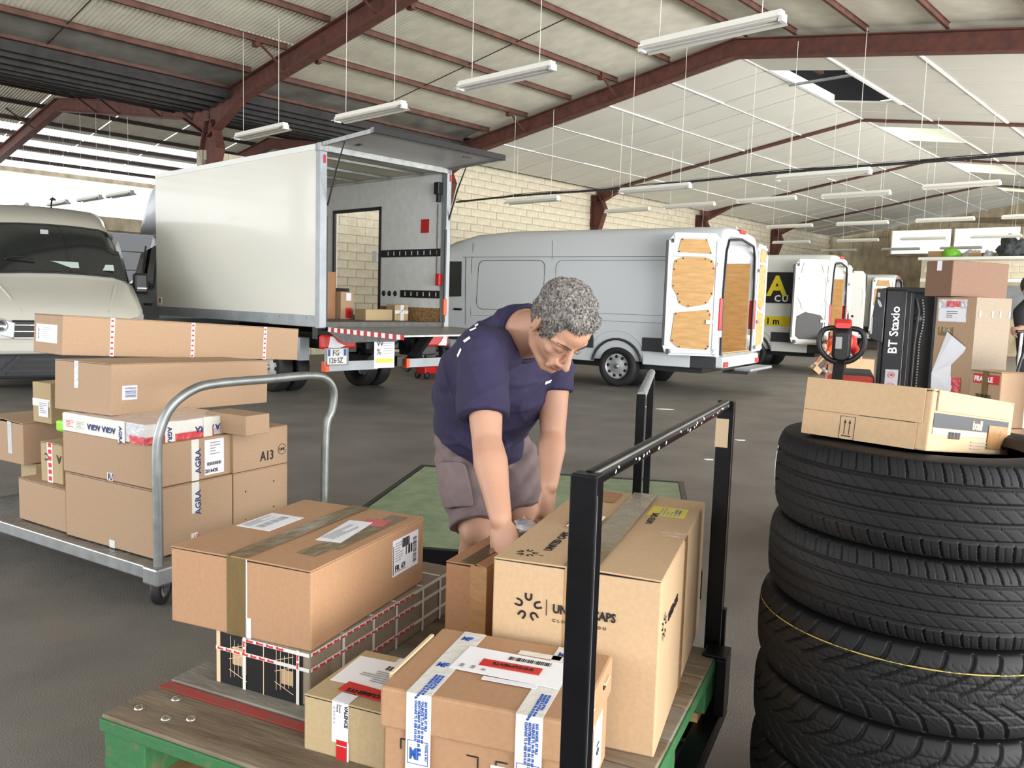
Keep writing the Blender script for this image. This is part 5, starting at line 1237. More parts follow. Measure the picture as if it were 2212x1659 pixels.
for k, (z0, z1) in enumerate(tz):
    o = bpy.data.objects.new('tyre', m1 if k < 2 else m2); C.objects.link(o)
    cx = [1.0, .995, .985, .985, .985, .985][k]; o.location = (cx, 1.92, (z0+z1)/2); o.rotation_euler = (0, 0, k*.37+.2)
    o.scale = (1, 1, (z1-z0)/.19*.965); tag(o, labs[k], 'tyre', 'tyres stacked at the right')
    if k == 0:
        an = math.atan2(-.30, -.34)+.0
        a = math.radians(165)
        m = MB()
        for j in range(2): pass
        ca, sa = math.cos(a-o.rotation_euler.z), math.sin(a-o.rotation_euler.z)
        vs = []
        for w in (-.013, .013):
            for q in range(9):
                v = -1+q/4; h = v*.062; r = .345*(1-.018*abs(v*.8)**3-.012*v*v*.6)+.0012
                vs.append(Vector((r*ca-w*sa, r*sa+w*ca, h)))
        st = MB().add(vs[:18], [(q, q+1, q+10, q+9) for q in range(1, 8)]).build('sticker', 'white', o)
        MB().add(vs, [(0, 1, 10, 9)]).build('sticker', 'red', o)
    if k == 2:
        MB().lathe([(.3470, .054), (.3482, .0555), (.3470, .057)], (0, 0, 0), (0, 0, 1), 160).build('paint_line', 'pale_yellow', o)
# open-flap carton on the tyres
X = Carton(.873, 1.687, 1.064, 41.3, .287, .506, .132, 'light carton with a dark printed band and loose flaps, lying on the tyre stack', 'card_b', tilt=6.9, seam='y', mid=.5)
c = X
c.L(.004, .272, .058, .131, 'card_b', 'flap', off=.001, th=.003); c.L(.004, .262, .0, .056, 'card_b', 'flap', off=.001, th=.002); m = MB().box(-.0022, .03, .0565, -.0005, .15, .0585); m.build('tear', 'ink', c.e)
m = MB(); 
def Lb(m, u0, u1, v0, v1, off=.0032): m.box(-off-.0004, c.wa-u1, v0, -off, c.wa-u0, v1)
Lb(m, .095, .0962, .0, .052); Lb(m, .129, .1302, .0, .052); Lb(m, .095, .1302, .051, .052); Lb(m, .1015, .123, .006, .0085)
for u in (.107, .118):
    Lb(m, u-.0008, u+.0008, .011, .04); m.add([(-.0036, c.wa-u+.0032, .036), (-.0036, c.wa-u-.0032, .036), (-.0036, c.wa-u, .045)], [(0, 1, 2)])
m.build('this_way_up_mark', 'ink', c.e)
c.Rr(.02, .47, .088, .131, 'card_b', 'flap', off=.001, th=.003)
b0 = c.Rr(.015, .475, .052, .083, 'trim_grey', 'print_band', off=.0006); c.Rr(.015, .33, .038, .05, 'grey_ink', 'print_band', off=.0006); c.Rt('ixell', .235, .056, .03, 'card_edge', off=.002, bold=.001, sx=1.25)
c.Rr(.34, .47, .014, .07, 'tape_clear', 'tape', off=.0022); c.bars('R', .1, .17, .03, .045, 'ink', 18); c.lines('R', .24, .35, .006, .028, 3); c.bars('R', .41, .44, .004, .02, 'grey_ink', 8)

# ---- goods behind the tyres, on a pallet
pb_ = empty('wooden_pallet', (2.5, 3.75, 0), R(22), 'wooden pallet carrying the tall cartons behind the tyres', 'pallet')
for k in range(7): MB().box(-.72+.0, -.5+k*.19, .12, .75, -.36+k*.19, .145).build('deck_board', 'wood_raw', pb_)
for x in (-.65, 0, .6):
    for y in (-.45, .15, .72): MB().box(x-.05, y-.05, .022, x+.05, y+.05, .12).build('block', 'wood_raw', pb_)
for x in (-.65, 0, .6): MB().box(x-.05, -.5, 0, x+.05, .8, .022).build('bottom_board', 'wood_raw', pb_)
BC = Carton(2.088, 3.703, .146, 21.9, .21, .225, 1.287, 'tall upright brown carton with a torn white delivery note hanging off it', 'card_c', flaps=False)
c = BC; c.Rr(.0, .225, 0, c.h, 'card_grey', 'side_panel', off=.0, th=.0008)
c.L(.012, .165, c.h-.115, c.h-.01, 'film', 'document_pouch', off=.001); c.L(.02, .16, c.h-.112, c.h-.052, 'paper', 'label', off=.002); c.L(.055, .13, c.h-.045, c.h-.018, 'film_red', 'pouch_band', off=.002); c.lines('L', .06, .12, c.h-.1, c.h-.065, 4, 'ink', off=.0032)
c.L(.02, .10, c.h-.18, c.h-.14, 'tape_brown', 'tape')
P = [(.10, .16), (.04, .36), (.045, .44), (.145, .44), (.15, .37), (.16, .30), (.205, .23), (.135, .18)]
P = [(u-.025, c.h-v) for u, v in P]
vs = [Vector((-.006-.012*math.sin(k), c.wa-u, v)) for k, (u, v) in enumerate(P)]
MB().add(vs, [tuple(range(len(vs)))]).build('delivery_note', 'paper', c.e)
c.L(.115, .165, c.h-.50, c.h-.37, 'film_red', 'document_pouch', off=.003)
c.Rt('PRODUIT ACCESSOIRES', .02, c.h-.39, .03, 'grey_ink', off=.0016, sx=.48, bold=.0006); c.Rr(.05, .16, c.h-.43, c.h-.424, 'grey_ink', 'rule', off=.0012)
for u in (.02, .1, .15, .21): c.Rr(u, u+.012, c.h-.09, c.h-.06, 'grey_ink', 'print_mark', off=.0012)
BB = Carton(2.02, 3.80, 1.436, 24, .143, .387, .166, 'plain dark brown carton on top of the tall upright one', 'card_grey', flaps=False)
BB.body.data.materials[0] = cardm('card_brown', (122, 94, 75), (114, 86, 68)); BB.L(.06, .085, .12, .166, 'paper', 'label')
bs = 0 and Carton(2.30, 3.95, .146, 22, .3, .40, 1.285, 'large grey-brown carton standing right behind the tall upright one', 'card_c', flaps=False)
FRp = ony(2157, 862, 3.35)
FRg = Carton(2.053, 3.30, .3, 10, .155, .13, .705, 'carton with red FRAGILE tape', 'card_c') if 0 else None
FR_ = Carton(2.025, 3.36, .885, 14, .165, .13, .235, 'small brown carton with red and white FRAGILE tape', 'card_c', flaps=True, seam='x')
c = FR_; c.L(.02, .155, c.h-.055, c.h-.015, 'red', 'tape', off=.001); c.Lt('FRAGILE', .026, c.h-.046, .03, 'white', off=.0026, bold=.0012, sx=.88)
c.L(.07, .10, 0, c.h, 'tape_brown', 'tape', off=.003); c.bars('L', .04, .12, c.h-.14, c.h-.1, 'ink', 16, off=.0045)
FB = Carton(2.02, 3.35, .146, 14, .2, .16, .737, 'brown carton supporting the FRAGILE one', 'card_c', flaps=False)
ST = Carton(2.02, 3.18, .50, 8, .02, .30, .637, 'x', 'card_c', flaps=False) if 0 else None
SA = Carton(2.235, 3.20, .925, 5, .25, .3, .258, 'carton with dark blue diagonal stripes and a paper label, upper of two', 'card_c', flaps=False)
SB = Carton(2.235, 3.20, .146, 5, .25, .3, .777, 'carton with two blue arrows under the striped carton', 'card_c', flaps=False)
for c, lab in ((SA, 0), (SB, 1)):
    if lab == 0:
        c.L(.02, .25, c.h-.075, c.h-.012, 'paper', 'label', off=.001); c.lines('L', .03, .2, c.h-.07, c.h-.02, 4, 'ink', off=.0024)
        for v in (c.h-.13, c.h-.235):
            for k in range(6):
                m = MB(); u = .01+k*.042; m.add([(-.0012, c.wa-u, v+.045), (-.0012, c.wa-u-.02, v+.045), (-.0012, c.wa-u-.042, v), (-.0012, c.wa-u-.022, v)], [(0, 1, 2, 3)]); m.build('stripe', 'stripe_navy', c.e)
        MB().box(-.002, .12, c.h-.158, -.0006, .21, c.h-.149).build('hand_slot', 'ink', c.e)
    else:
        for u in (.05, .08): m = MB().box(-.0014, c.wa-u-.005, c.h-.19, -.0006, c.wa-u+.005, c.h-.14); m.add([(-.0014, c.wa-u-.012, c.h-.15), (-.0014, c.wa-u+.012, c.h-.15), (-.0014, c.wa-u, c.h-.13)], [(0, 1, 2)]); m.build('up_arrow', 'navy_ink', c.e)
        c.L(.03, .1, c.h-.205, c.h-.198, 'navy_ink', 'rule', off=.0008)

# ---- pedestrian stacker with mast and tiller
st = empty('pedestrian_stacker', (2.02, 4.45, 0), R(-20), 'black pedestrian stacker with white lettering up its mast and a looped tiller', 'stacker')
mat('mast_black', (30, 31, 35), .42, nscale=12, namp=.3, coat=.1); mat('stacker_red', (206, 40, 36), .35, coat=.4)
# local: x right across the mast face, y away. pixel width of the mast 1912-2028 at ~4.4m => .29 m
ZM = 1.485
MB().box(-.02, .02, .12, .0, .1, ZM-.0).box(.0, 0, .12, .1, .06, ZM).build('left_channel', 'mast_black', st, bevel=.004)
MB().box(.1, .015, .12, .125, .08, ZM+.004).build('mast_rib', 'black', st, bevel=.003); MB().box(.125, .03, .12, .14, .1, ZM-.01).build('inner_rail', 'dark_plastic', st)
MB().box(.14, .05, .12, .235, .1, ZM+.002).build('centre_plate', 'black', st); MB().box(.235, .01, .12, .30, .09, ZM).build('right_channel', 'mast_black', st, bevel=.004)
MB().box(-.0, 0, ZM-.02, .3, .1, ZM+.006).build('top_cross', 'black', st, bevel=.003)
ch = MB()
for k in range(60): ch.box(.180+.012*math.sin(min(1, k/14)*3.1)-.003, .038, ZM-.06-k*.015-.004, .180+.012*math.sin(min(1, k/14)*3.1)+.005, .05, ZM-.06-k*.015+.004)
o = ch.build('lift_chain', 'galv', st); o['kind'] = 'stuff'
MB().tube([(.15, .04, ZM-.05), (.165, .03, ZM-.12), (.155, .03, ZM-.3), (.15, .03, .3)], .008, 8).build('hydraulic_hose', 'black', st)
MB().lathe([(0, 0), (.022, 0), (.022, .012), (0, .012)], (.165, .04, ZM-.16), (0, -1, 0), 20).build('pulley', 'dark_plastic', st)
text('mast_lettering', 'BT Staxio', .062, 'white', st, (.068, -.0015, ZM-.355), (0, 0, 1), (-1, 0, 0), bold=.0012, sx=1.06)
lb = MB().box(.02, -.002, ZM-.56, .085, -.0005, ZM-.44).build('warning_label', 'lgrey_ink', st)
for v in (.47, .53): 
    m = MB()
    for k in range(12): m.bar((.052+.016*math.cos(k*.5236), -.003, ZM-v+.016*math.sin(k*.5236)), (.052+.016*math.cos((k+1)*.5236), -.003, ZM-v+.016*math.sin((k+1)*.5236)), .003, .001)
    m.box(.046, -.0035, ZM-v-.006, .058, -.0025, ZM-v+.006); m.build('warning_sign', 'red_ink', lb)
MB().prism([(-.075, ZM-.27), (-.06, ZM-.28), (-.005, ZM-.3), (-.005, ZM-.005), (-.05, ZM-.005)], -.01, .03).build('side_guard', 'mast_black', st, bevel=.004)
MB().box(-.072, -.013, ZM-.25, -.062, -.01, ZM-.16).build('gas_spring', 'lgrey_ink', st)
MB().prism([(-.045, ZM-.06), (-.03, ZM-.075), (-.02, ZM-.10), (-.032, ZM-.105), (-.045, ZM-.075)], -.013, -.010).build('handle_hole', 'lgrey_ink', st); MB().box(-.047, -.012, ZM-.05, -.035, -.01, ZM-.025).build('small_sign', 'lgrey_ink', st)
MB().box(-.03, .02, .1, .33, .7, .22).build('battery_case', 'dark_plastic', st, bevel=.02)
# chassis cover in front of the mast (red with black lid)
m = MB(); m.loft([ringbox(-.28, -.03, .2, z1, y, .03) for y, z1 in ((-.13, .95), (-.02, 1.0), (.3, 1.0), (.45, .95))], cap=(True, True)); m.build('chassis_cover', 'stacker_red', st)
m = MB(); m.loft([ringbox(-.235, -.03, z1-.03, z1, y, .012) for y, z1 in ((-.09, .965), (.0, 1.0), (.3, 1.02), (.44, .97))], cap=(True, True)); m.build('cover_lid', 'dark_plastic', st)
MB().box(-.45, .0, .08, .3, .1, .2).build('chassis', 'stacker_red', st, bevel=.01)
for x, y in ((-.3, .1), (.25, .6), (-.0, .6)): MB().lathe([(0, -.03), (.07, -.03), (.075, -.02), (.075, .02), (.07, .03), (0, .03)], (x, y, .076), (1, 0, 0), 24).build('wheel', 'rubber', st)
for x in (.02, .22): MB().box(x, .1, .05, x+.06, 1.0, .1).build('fork_arm', 'dark_plastic', st, bevel=.005)
# tiller arm and head (placed by the head seen left of the mast)
hd = ony(1818, 740, 4.2); lo = ony(1808, 822, 4.3)
stt = Matrix.Rotation(-R(-20), 4, 'Z') @ Matrix.Translation((-2.02, -4.45, 0))
h_, l_ = stt @ hd, stt @ lo
MB().bar(l_+(l_-h_)*.9, h_+(l_-h_)*.25, .055, .05, up=(0, 1, 0)).build('tiller_arm', 'dark_plastic', st, bevel=.008)
MB().bar(l_+(l_-h_)*.8+Vector((-.035, 0, 0)), l_+Vector((-.03, 0, -.01)), .02, .02).build('arm_stay', 'galv', st)
def T_(dx, dz, dy=0): return h_+Vector((dx, dy, dz))
hm = MB().loft([ringbox(h_.x-w, h_.x+w, h_.z-.085, h_.z+zt, h_.y+dy, .02) for dy, w, zt in ((-.04, .03, .05), (-.02, .045, .085), (.02, .045, .09), (.05, .03, .06))], cap=(True, True)).build('tiller_head', 'black', st)
MB().loft([ringbox(h_.x-w, h_.x+w, h_.z+.075, h_.z+zt, h_.y+dy, .01) for dy, w, zt in ((-.045, .035, .1), (-.02, .042, .118), (.02, .042, .122), (.05, .03, .1))], cap=(True, True)).build('belly_button', 'stacker_red', hm)
for s in (-1, 1):
    pts = smooth([T_(s*.03, .075), T_(s*.085, .065), T_(s*.108, .02), T_(s*.10, -.04), T_(s*.06, -.085), T_(s*.02, -.1)], 5)
    MB().tube(pts, .014, 10).build('grip_loop', 'black', hm)
MB().box(h_.x-.03, h_.y-.055, h_.z-.03, h_.x+.0, h_.y-.04, h_.z+.03).build('key_panel', 'grey_ink', hm)
# ================================================================ people
mat('skin', (184, 141, 117), .5, nscale=9, namp=.06, spec=.35, bump=.08, bscale=120)
mat('skin_red', (206, 128, 108), .5); mat('lips', (176, 112, 96), .5); mat('dark_hair', (52, 46, 44), .8)
mat('hair_grey', (158, 152, 146), .8, nscale=150, col2=(58, 52, 50), nthr=(.34, .7), detail=3)
mat('navy_cloth', (38, 33, 64), .85, nscale=40, namp=.12, bump=.12, bscale=180); mat('taupe_cloth', (118, 102, 102), .9, nscale=30, namp=.1, bump=.15, bscale=160)
mat('red_cloth', (190, 40, 44), .85); mat('orange_cloth', (220, 84, 44), .8); mat('black_cloth', (30, 28, 30), .85); mat('shoe_dark', (50, 48, 50), .6)
def icos(bm, c, ax, sub=3):
    """ellipsoid with centre c and three semi-axis vectors"""
    r = bmesh.ops.create_icosphere(bm, subdivisions=sub, radius=1)
    for v in r['verts']: co = v.co.copy(); v.co = Vector(c)+Vector(ax[0])*co.x+Vector(ax[1])*co.y+Vector(ax[2])*co.z
def ball(bm, c, r, sub=2): icos(bm, c, ((r, 0, 0), (0, r, 0), (0, 0, r)), sub)
def limb(bm, pts, rs, n=20):
    for (a, b), (ra, rb) in zip(zip(pts[:-1], pts[1:]), zip(rs[:-1], rs[1:])):
        a, b = Vector(a), Vector(b); m = MB(); L_ = (b-a).length; k = max(2, int(L_/.01))
        prof = [(0, -ra)]+[(ra*math.sin(R(q)), -ra*math.cos(R(q))) for q in (30, 60)]+[(ra+(rb-ra)*i/k, L_*i/k) for i in range(k+1)]+[(rb*math.cos(R(q)), L_+rb*math.sin(R(q))) for q in (30, 60)]+[(0, L_+rb)]
        m.lathe(prof, a, b-a, n)
        me = m.mesh('t'); bm.from_mesh(me); bpy.data.meshes.remove(me)
def rings_solid(bm, rings):
    m = MB().loft(rings, cap=(True, True)); me = m.mesh('t'); bm.from_mesh(me); bpy.data.meshes.remove(me)
def oring(c, ax, ay, n=28, p=2.3):
    out = []
    for k in range(n):
        t = 2*math.pi*k/n; cx, sy = math.cos(t), math.sin(t)
        q = (abs(cx)**p+abs(sy)**p)**(-1/p)
        out.append(Vector(c)+Vector(ax)*cx*q+Vector(ay)*sy*q)
    return out
def fuse(bm, name, m, parent, vox=.006, smooth_it=6, factor=.5, wrinkle=None):
    for f in bm.faces: pass
    bmesh.ops.recalc_face_normals(bm, faces=bm.faces)
    me = bpy.data.meshes.new(name); bm.to_mesh(me); bm.free()
    o = bpy.data.objects.new(name, me); C.objects.link(o)
    md = o.modifiers.new('r', 'REMESH'); md.mode = 'VOXEL'; md.voxel_size = vox; md.use_smooth_shade = True
    sm = o.modifiers.new('s', 'SMOOTH'); sm.iterations = smooth_it; sm.factor = factor
    dg = bpy.context.evaluated_depsgraph_get(); dg.update(); m2 = bpy.data.meshes.new_from_object(o.evaluated_get(dg)); o.modifiers.clear(); o.data = m2; bpy.data.meshes.remove(me)
    m2.name = name; m2.materials.clear(); m2.materials.append(M[m])
    if wrinkle:
        m2.update(); n = len(m2.vertices); co = np.empty(n*3, np.float32); m2.vertices.foreach_get('co', co); no = np.empty(n*3, np.float32); m2.vertex_normals.foreach_get('vector', no)
        co = co.reshape(-1, 3); no = no.reshape(-1, 3); co += no*wrinkle(co)[:, None].astype(np.float32); m2.vertices.foreach_set('co', co.ravel()); m2.update()
    m2.polygons.foreach_set('use_smooth', [True]*len(m2.polygons))
    if parent: o.parent = parent
    return o
def hand(bm, W_, d, pn, side, curl=(22, 34, 26), spread=1, thumb_out=1, sc=1.0):
    """W_ wrist, d towards the fingers, pn palm normal, side=+1 puts the thumb on +across"""
    d = Vector(d).normalized(); pn = Vector(pn); pn = (pn-d*pn.dot(d)).normalized(); ac = d.cross(pn)*side
    icos(bm, W_+d*.050*sc, (d*.054*sc, ac*.041*sc, pn*.0165*sc), 3); icos(bm, W_+d*.03*sc+ac*.022*sc+pn*.006, (d*.032*sc, ac*.016*sc, pn*.015*sc), 2)
    icos(bm, W_+d*.078*sc, (d*.022*sc, ac*.040*sc, pn*.013*sc), 3)
    for k, (off, L_, r) in enumerate(((.031, .076, .0088), (.0105, .084, .0092), (-.0105, .079, .0088), (-.030, .062, .0078))):
        p = W_+(d*.086+ac*off)*sc; q = [p-d*.02]; a = 0; dd = d
        for j, f in enumerate((.44, .32, .24)):
            a += curl[j]+k*3; dv = (d*math.cos(R(a))+pn*math.sin(R(a))+ac*off*1.2*spread).normalized(); p = p+dv*L_*f*sc*1.05; q.append(p)
        limb(bm, q, [r*sc*1.05, r*sc, r*sc*.93, r*sc*.8], 12)
    t0 = W_+(d*.022+ac*.028+pn*.004)*sc; t1 = t0+(d*.035+ac*.024*thumb_out+pn*.014)*sc; t2 = t1+(d*.03+ac*.006*thumb_out+pn*.012)*sc; t3 = t2+(d*.024-ac*.002+pn*.008)*sc
    limb(bm, [t0, t1, t2, t3], [.0145*sc, .0118*sc, .0105*sc, .0085*sc], 12)

man = empty('person', (-.05, 2.9, 0), 0, 'man with grey hair in navy t-shirt and taupe cargo shorts bending over the cartons', 'person')
off_ = Vector((.05, -2.9, 0))
def Q(px, py, Y): return ony(px, py, Y)+off_      # man-local coordinates (the empty stands at his feet)
# joints
yaw, pit = R(27), R(52)
fh = Vector((math.sin(yaw), -math.cos(yaw), 0)); Rt = Vector((-math.cos(yaw), -math.sin(yaw), 0))
Fd = fh*math.cos(pit)+Vector((0, 0, -math.sin(pit))); Ud = fh*math.sin(pit)+Vector((0, 0, math.cos(pit)))
tl = R(-4); Ud, Rt = (Ud*math.cos(tl)+Rt*math.sin(tl)), (Rt*math.cos(tl)-Ud*math.sin(tl))
HC = Q(1212, 706, 2.36)
def Hd(f, r, u): return HC+Fd*f+Rt*r+Ud*u
sR, eR, wR = Q(1042, 762, 2.42), Q(1052, 955, 2.27), Q(1082, 1122, 2.08)
sL, eL, wL = Q(1196, 792, 2.70), Q(1194, 940, 2.66), Q(1186, 1048, 2.50)
nb = Q(1118, 722, 2.60); chest = Q(1100, 800, 2.66); waist = Q(1052, 905, 2.84); pel = Q(1042, 985, 2.92)
hR, hL = Q(1000, 1005, 2.90), Q(1098, 1000, 2.96)
kR, kL = Q(1030, 1150, 2.72), Q(1142, 1122, 2.82)
aR, aL = Vector((-.15, 2.93, .09))+off_, Vector((.08, 3.02, .09))+off_
kR = Vector((kR.x, kR.y, kR.z)); 
NC = Q(1136, 721, 2.54); nn_ = (Hd(-.02, 0, -.08)-NC).normalized(); na = (Vector((0, 0, 1))-nn_*nn_.z).normalized(); nb2 = nn_.cross(na)
bm = bmesh.new()
# torso
sx = (sL-sR).normalized(); spine = (nb-pel).normalized(); fw = sx.cross(spine).normalized()
if fw.y > 0: fw = -fw
rings_solid(bm, [oring(pel-spine*.06, sx*.14, fw*.10), oring(pel+spine*.04, sx*.155, fw*.11), oring(waist, sx*.14, fw*.105), oring(chest-spine*.03, sx*.16, fw*.115), oring(chest+spine*.07, sx*.165, fw*.105), oring(nb-spine*.05, sx*.09, fw*.06)])
limb(bm, [nb-spine*.09, sR], [.05, .055]); limb(bm, [nb-spine*.06, sL], [.055, .055])
rings_solid(bm, [oring(NC-nn_*.03, na*.080, nb2*.080), oring(NC, na*.080, nb2*.078), oring(NC+nn_*.022, na*.071, nb2*.070), oring(NC.lerp(Hd(-.03, 0, -.05), .6), na*.062, nb2*.060), oring(Hd(-.03, 0, -.03), na*.058, nb2*.056)])

# head
icos(bm, Hd(-.012, 0, .028), (Fd*.097, Rt*.075, Ud*.088)); icos(bm, Hd(.018, 0, -.032), (Fd*.070, Rt*.060, Ud*.083)); ball(bm, Hd(.040, 0, .045), .056, 3)
icos(bm, Hd(.050, 0, .038), (Fd*.042, Rt*.056, Ud*.045))
for s in (1, -1):
    limb(bm, [Hd(-.022, s*.058, -.045), Hd(.0, s*.050, -.082), Hd(.062, s*.018, -.108)], [.018, .018, .018])
    icos(bm, Hd(.052, s*.040, -.028), (Fd*.022, Rt*.019, Ud*.020), 2); limb(bm, [Hd(.0845, s*.010, .020), Hd(.078, s*.040, .024), Hd(.058, s*.058, .016)], [.0095, .0085, .0075])
    icos(bm, Hd(.0745, s*.0315, .0005), (Fd*.0125, Rt*.0155, Ud*.0125), 2); ball(bm, Hd(.104, s*.0125, -.046), .0095)
    limb(bm, [Hd(.094, s*.02, -.045), Hd(.082, s*.034, -.075)], [.007, .008])
    # ear
    pts = [Hd(-.012-.018*math.cos(R(a)), s*(.0755+.012*(.5-.5*math.cos(R(a)))), -.004+.031*math.sin(R(a))) for a in range(-70, 250, 20)]
    limb(bm, pts, [.0048]*len(pts), 8); icos(bm, Hd(-.010, s*.076, -.006), (Fd*.016, Rt*.006, Ud*.027), 2)
limb(bm, [Hd(.086, 0, .012), Hd(.104, 0, -.014), Hd(.119, 0, -.041)], [.0085, .0090, .0115]); icos(bm, Hd(.078, 0, -.070), (Fd*.021, Rt*.029, Ud*.020)); ball(bm, Hd(.074, 0, -.103), .019)
limb(bm, [Hd(.093, -.021, -.068), Hd(.0985, 0, -.064), Hd(.093, .021, -.068)], [.004, .0055, .004], 8); limb(bm, [Hd(.091, -.018, -.078), Hd(.0965, 0, -.080), Hd(.091, .018, -.078)], [.004, .0062, .004], 8)
# arms
def lerp(a, b, t): return Vector(a).lerp(Vector(b), t)
limb(bm, [sR, lerp(sR, eR, .4), eR], [.060, .056, .043]); ball(bm, eR, .044, 3)
limb(bm, [eR, lerp(eR, wR, .28), lerp(eR, wR, .65), wR], [.043, .049, .038, .030])
limb(bm, [sL, lerp(sL, eL, .4), eL], [.056, .052, .042]); limb(bm, [eL, lerp(eL, wL, .28), lerp(eL, wL, .65), wL], [.042, .046, .036, .029])
hand(bm, wR, (wR-eR).normalized()*1.0+Vector((.12, .12, -.35)), (.45, .85, .1), -1, curl=(24, 30, 22), sc=1.08)
hand(bm, wL, Vector((-.10, -.12, -1)), (-.75, .55, .05), 1, curl=(30, 38, 30), sc=1.06, thumb_out=.6)
# legs
for h_0, k_, a_0 in ((hR, kR, aR), (hL, kL, aL)):
    limb(bm, [h_0, lerp(h_0, k_, .5), k_], [.088, .078, .058]); ball(bm, k_, .058, 3); limb(bm, [k_, lerp(k_, a_0, .3), lerp(k_, a_0, .7), a_0], [.054, .058, .042, .036])
body = fuse(bm, 'body', 'skin', man, .0048, 9)
for s in (1, -1):
    MB().tube([Hd(.0862, s*.019, -.004), Hd(.0885, s*.031, -.0095), Hd(.0815, s*.044, -.006)], [.0007, .0013, .0007], 6).build('eyelashes', 'dark_hair', body)
    MB().tube([Hd(.0975, s*.010, .0215), Hd(.0925, s*.030, .0295), Hd(.074, s*.052, .024)], [.0014, .0022, .001], 6).build('eyebrow', 'dark_hair', body)
MB().tube([Hd(.0955, -.022, -.0725), Hd(.1010, 0, -.0715), Hd(.0955, .022, -.0725)], [.0008, .0014, .0008], 6).build('mouth_line', 'lips', body)
# shirt
def pull(px, py, Y): return Q(px, py, Y)
bm = bmesh.new()
low = pel+spine*.068+Vector((-.0, 0, .0))
wl2 = Vector((-.035, 0, 0))
rings_solid(bm, [oring(low+wl2, sx*.186, fw*.14), oring(low+spine*.07+wl2, sx*.192, fw*.155), oring(waist+spine*.03+wl2, sx*.195, fw*.165), oring(chest-spine*.03+fw*.01+wl2*.5, sx*.20, fw*.15), oring(chest+spine*.06, sx*.19, fw*.12), oring(nb-spine*.05, sx*.15, fw*.088)])
rings_solid(bm, [oring(NC-nn_*.075, na*.085, nb2*.10), oring(NC-nn_*.04, na*.093, nb2*.10), oring(NC-nn_*.002, na*.0895, nb2*.0885)])
limb(bm, [Q(1098, 722, 2.63), Q(1052, 752, 2.60), Q(1005, 812, 2.68)], [.078, .088, .10])
limb(bm, [nb-spine*.075, sR+spine*.004], [.070, .078]); limb(bm, [nb-spine*.075, sL], [.068, .068])
cR = lerp(sR, eR, .74)+Vector((-.008, .01, 0)); cL = lerp(sL, eL, .36)
def cuff(a, b, r0, r1):
    m = MB(); d = Vector(b)-Vector(a); m.lathe([(0, 0), (r0, 0), (r0*1.0, d.length*.5), (r1, d.length), (0, d.length)], a, d, 24); me = m.mesh('t'); bm.from_mesh(me); bpy.data.meshes.remove(me)
cuff(sR, cR, .076, .077); cuff(sL, cL, .068, .070); ball(bm, sR, .077, 3); ball(bm, sL, .068, 3)
icos(bm, lerp(sR, waist, .35), (sx*.05, spine*.12, fw*.10), 3)
def wr(co):
    a = (co[:, 0]*.6+co[:, 2]*1.0-co[:, 1]*.3); b = co[:, 0]*1.0-co[:, 2]*.5
    w = .5*np.sin(a*58+6*np.sin(b*14))+.5*np.sin(b*41+5*np.sin(a*17+1)+co[:, 1]*20)
    k = np.clip((.98-co[:, 2])*4, .25, 1.2)
    r1 = (1-np.abs(np.sin(a*26+2.2*np.sin(b*9))))**3+.8*(1-np.abs(np.sin(b*19+2*np.sin(a*11+1))))**4
    return .004*w*k+.017*r1*k+.002*np.sin(co[:, 2]*120+np.sin(co[:, 0]*30)*4)*np.clip((.85-co[:, 2])*8, 0, 1)
shirt = fuse(bm, 't_shirt', 'navy_cloth', man, .006, 7, wrinkle=wr)
# collar ring
def bvh_of(o):
    from mathutils.bvhtree import BVHTree
    return BVHTree.FromPolygons([v.co.copy() for v in o.data.vertices], [tuple(p.vertices) for p in o.data.polygons])
bs_ = bvh_of(shirt); bb_ = bvh_of(body)
def hit(px, py, tree=None):
    o = Vector((0, 0, H0))+off_; r = ray(px, py).normalized(); return (tree or bs_).ray_cast(o, r)
cpts = []
for px, py in ((1146, 668), (1125, 664), (1108, 676), (1103, 700), (1108, 725), (1120, 748), (1138, 766), (1158, 776), (1172, 778)):
    h = hit(px, py); h2 = hit(px, py, bb_)
    ds = [q for q in (h, h2) if q[0]]
    if ds: q = min(ds, key=lambda q: q[3]); cpts.append(q[0])
MB().tube([NC+nn_*.001+(na*math.cos(R(a))*.0865+nb2*math.sin(R(a))*.0845) for a in range(0, 366, 9)], .0065, 8).build('collar', 'navy_cloth', shirt)
h = hit(1182, 826)
if h[0]:
    up = (Vector((0, 0, 1))-h[1]*h[1].z).normalized(); rr_ = up.cross(h[1]).normalized()
    rr2 = (rr_*math.cos(R(8))+up*math.sin(R(8))); up2 = h[1].cross(rr2).normalized()
    text('chest_print', 'amar', .017, 'white', shirt, h[0]+h[1]*.006-rr2*.022, rr2, up2, bold=.0008, shear=.3)
for px, py, sz in ((1022, 712, .02), (1009, 734, .022), (993, 762, .03), (1030, 703, .012)):
    h = hit(px, py)
    if h[0]:
        up = (Vector((0, 0, 1))-h[1]*h[1].z).normalized(); rr_ = up.cross(h[1]).normalized(); d_ = (up*.75+rr_*.65).normalized()
        MB().bar(h[0]+h[1]*.002-d_*sz*.5, h[0]+h[1]*.002+d_*sz*.5, .008, .002, up=h[1]).build('back_print', 'white', shirt)
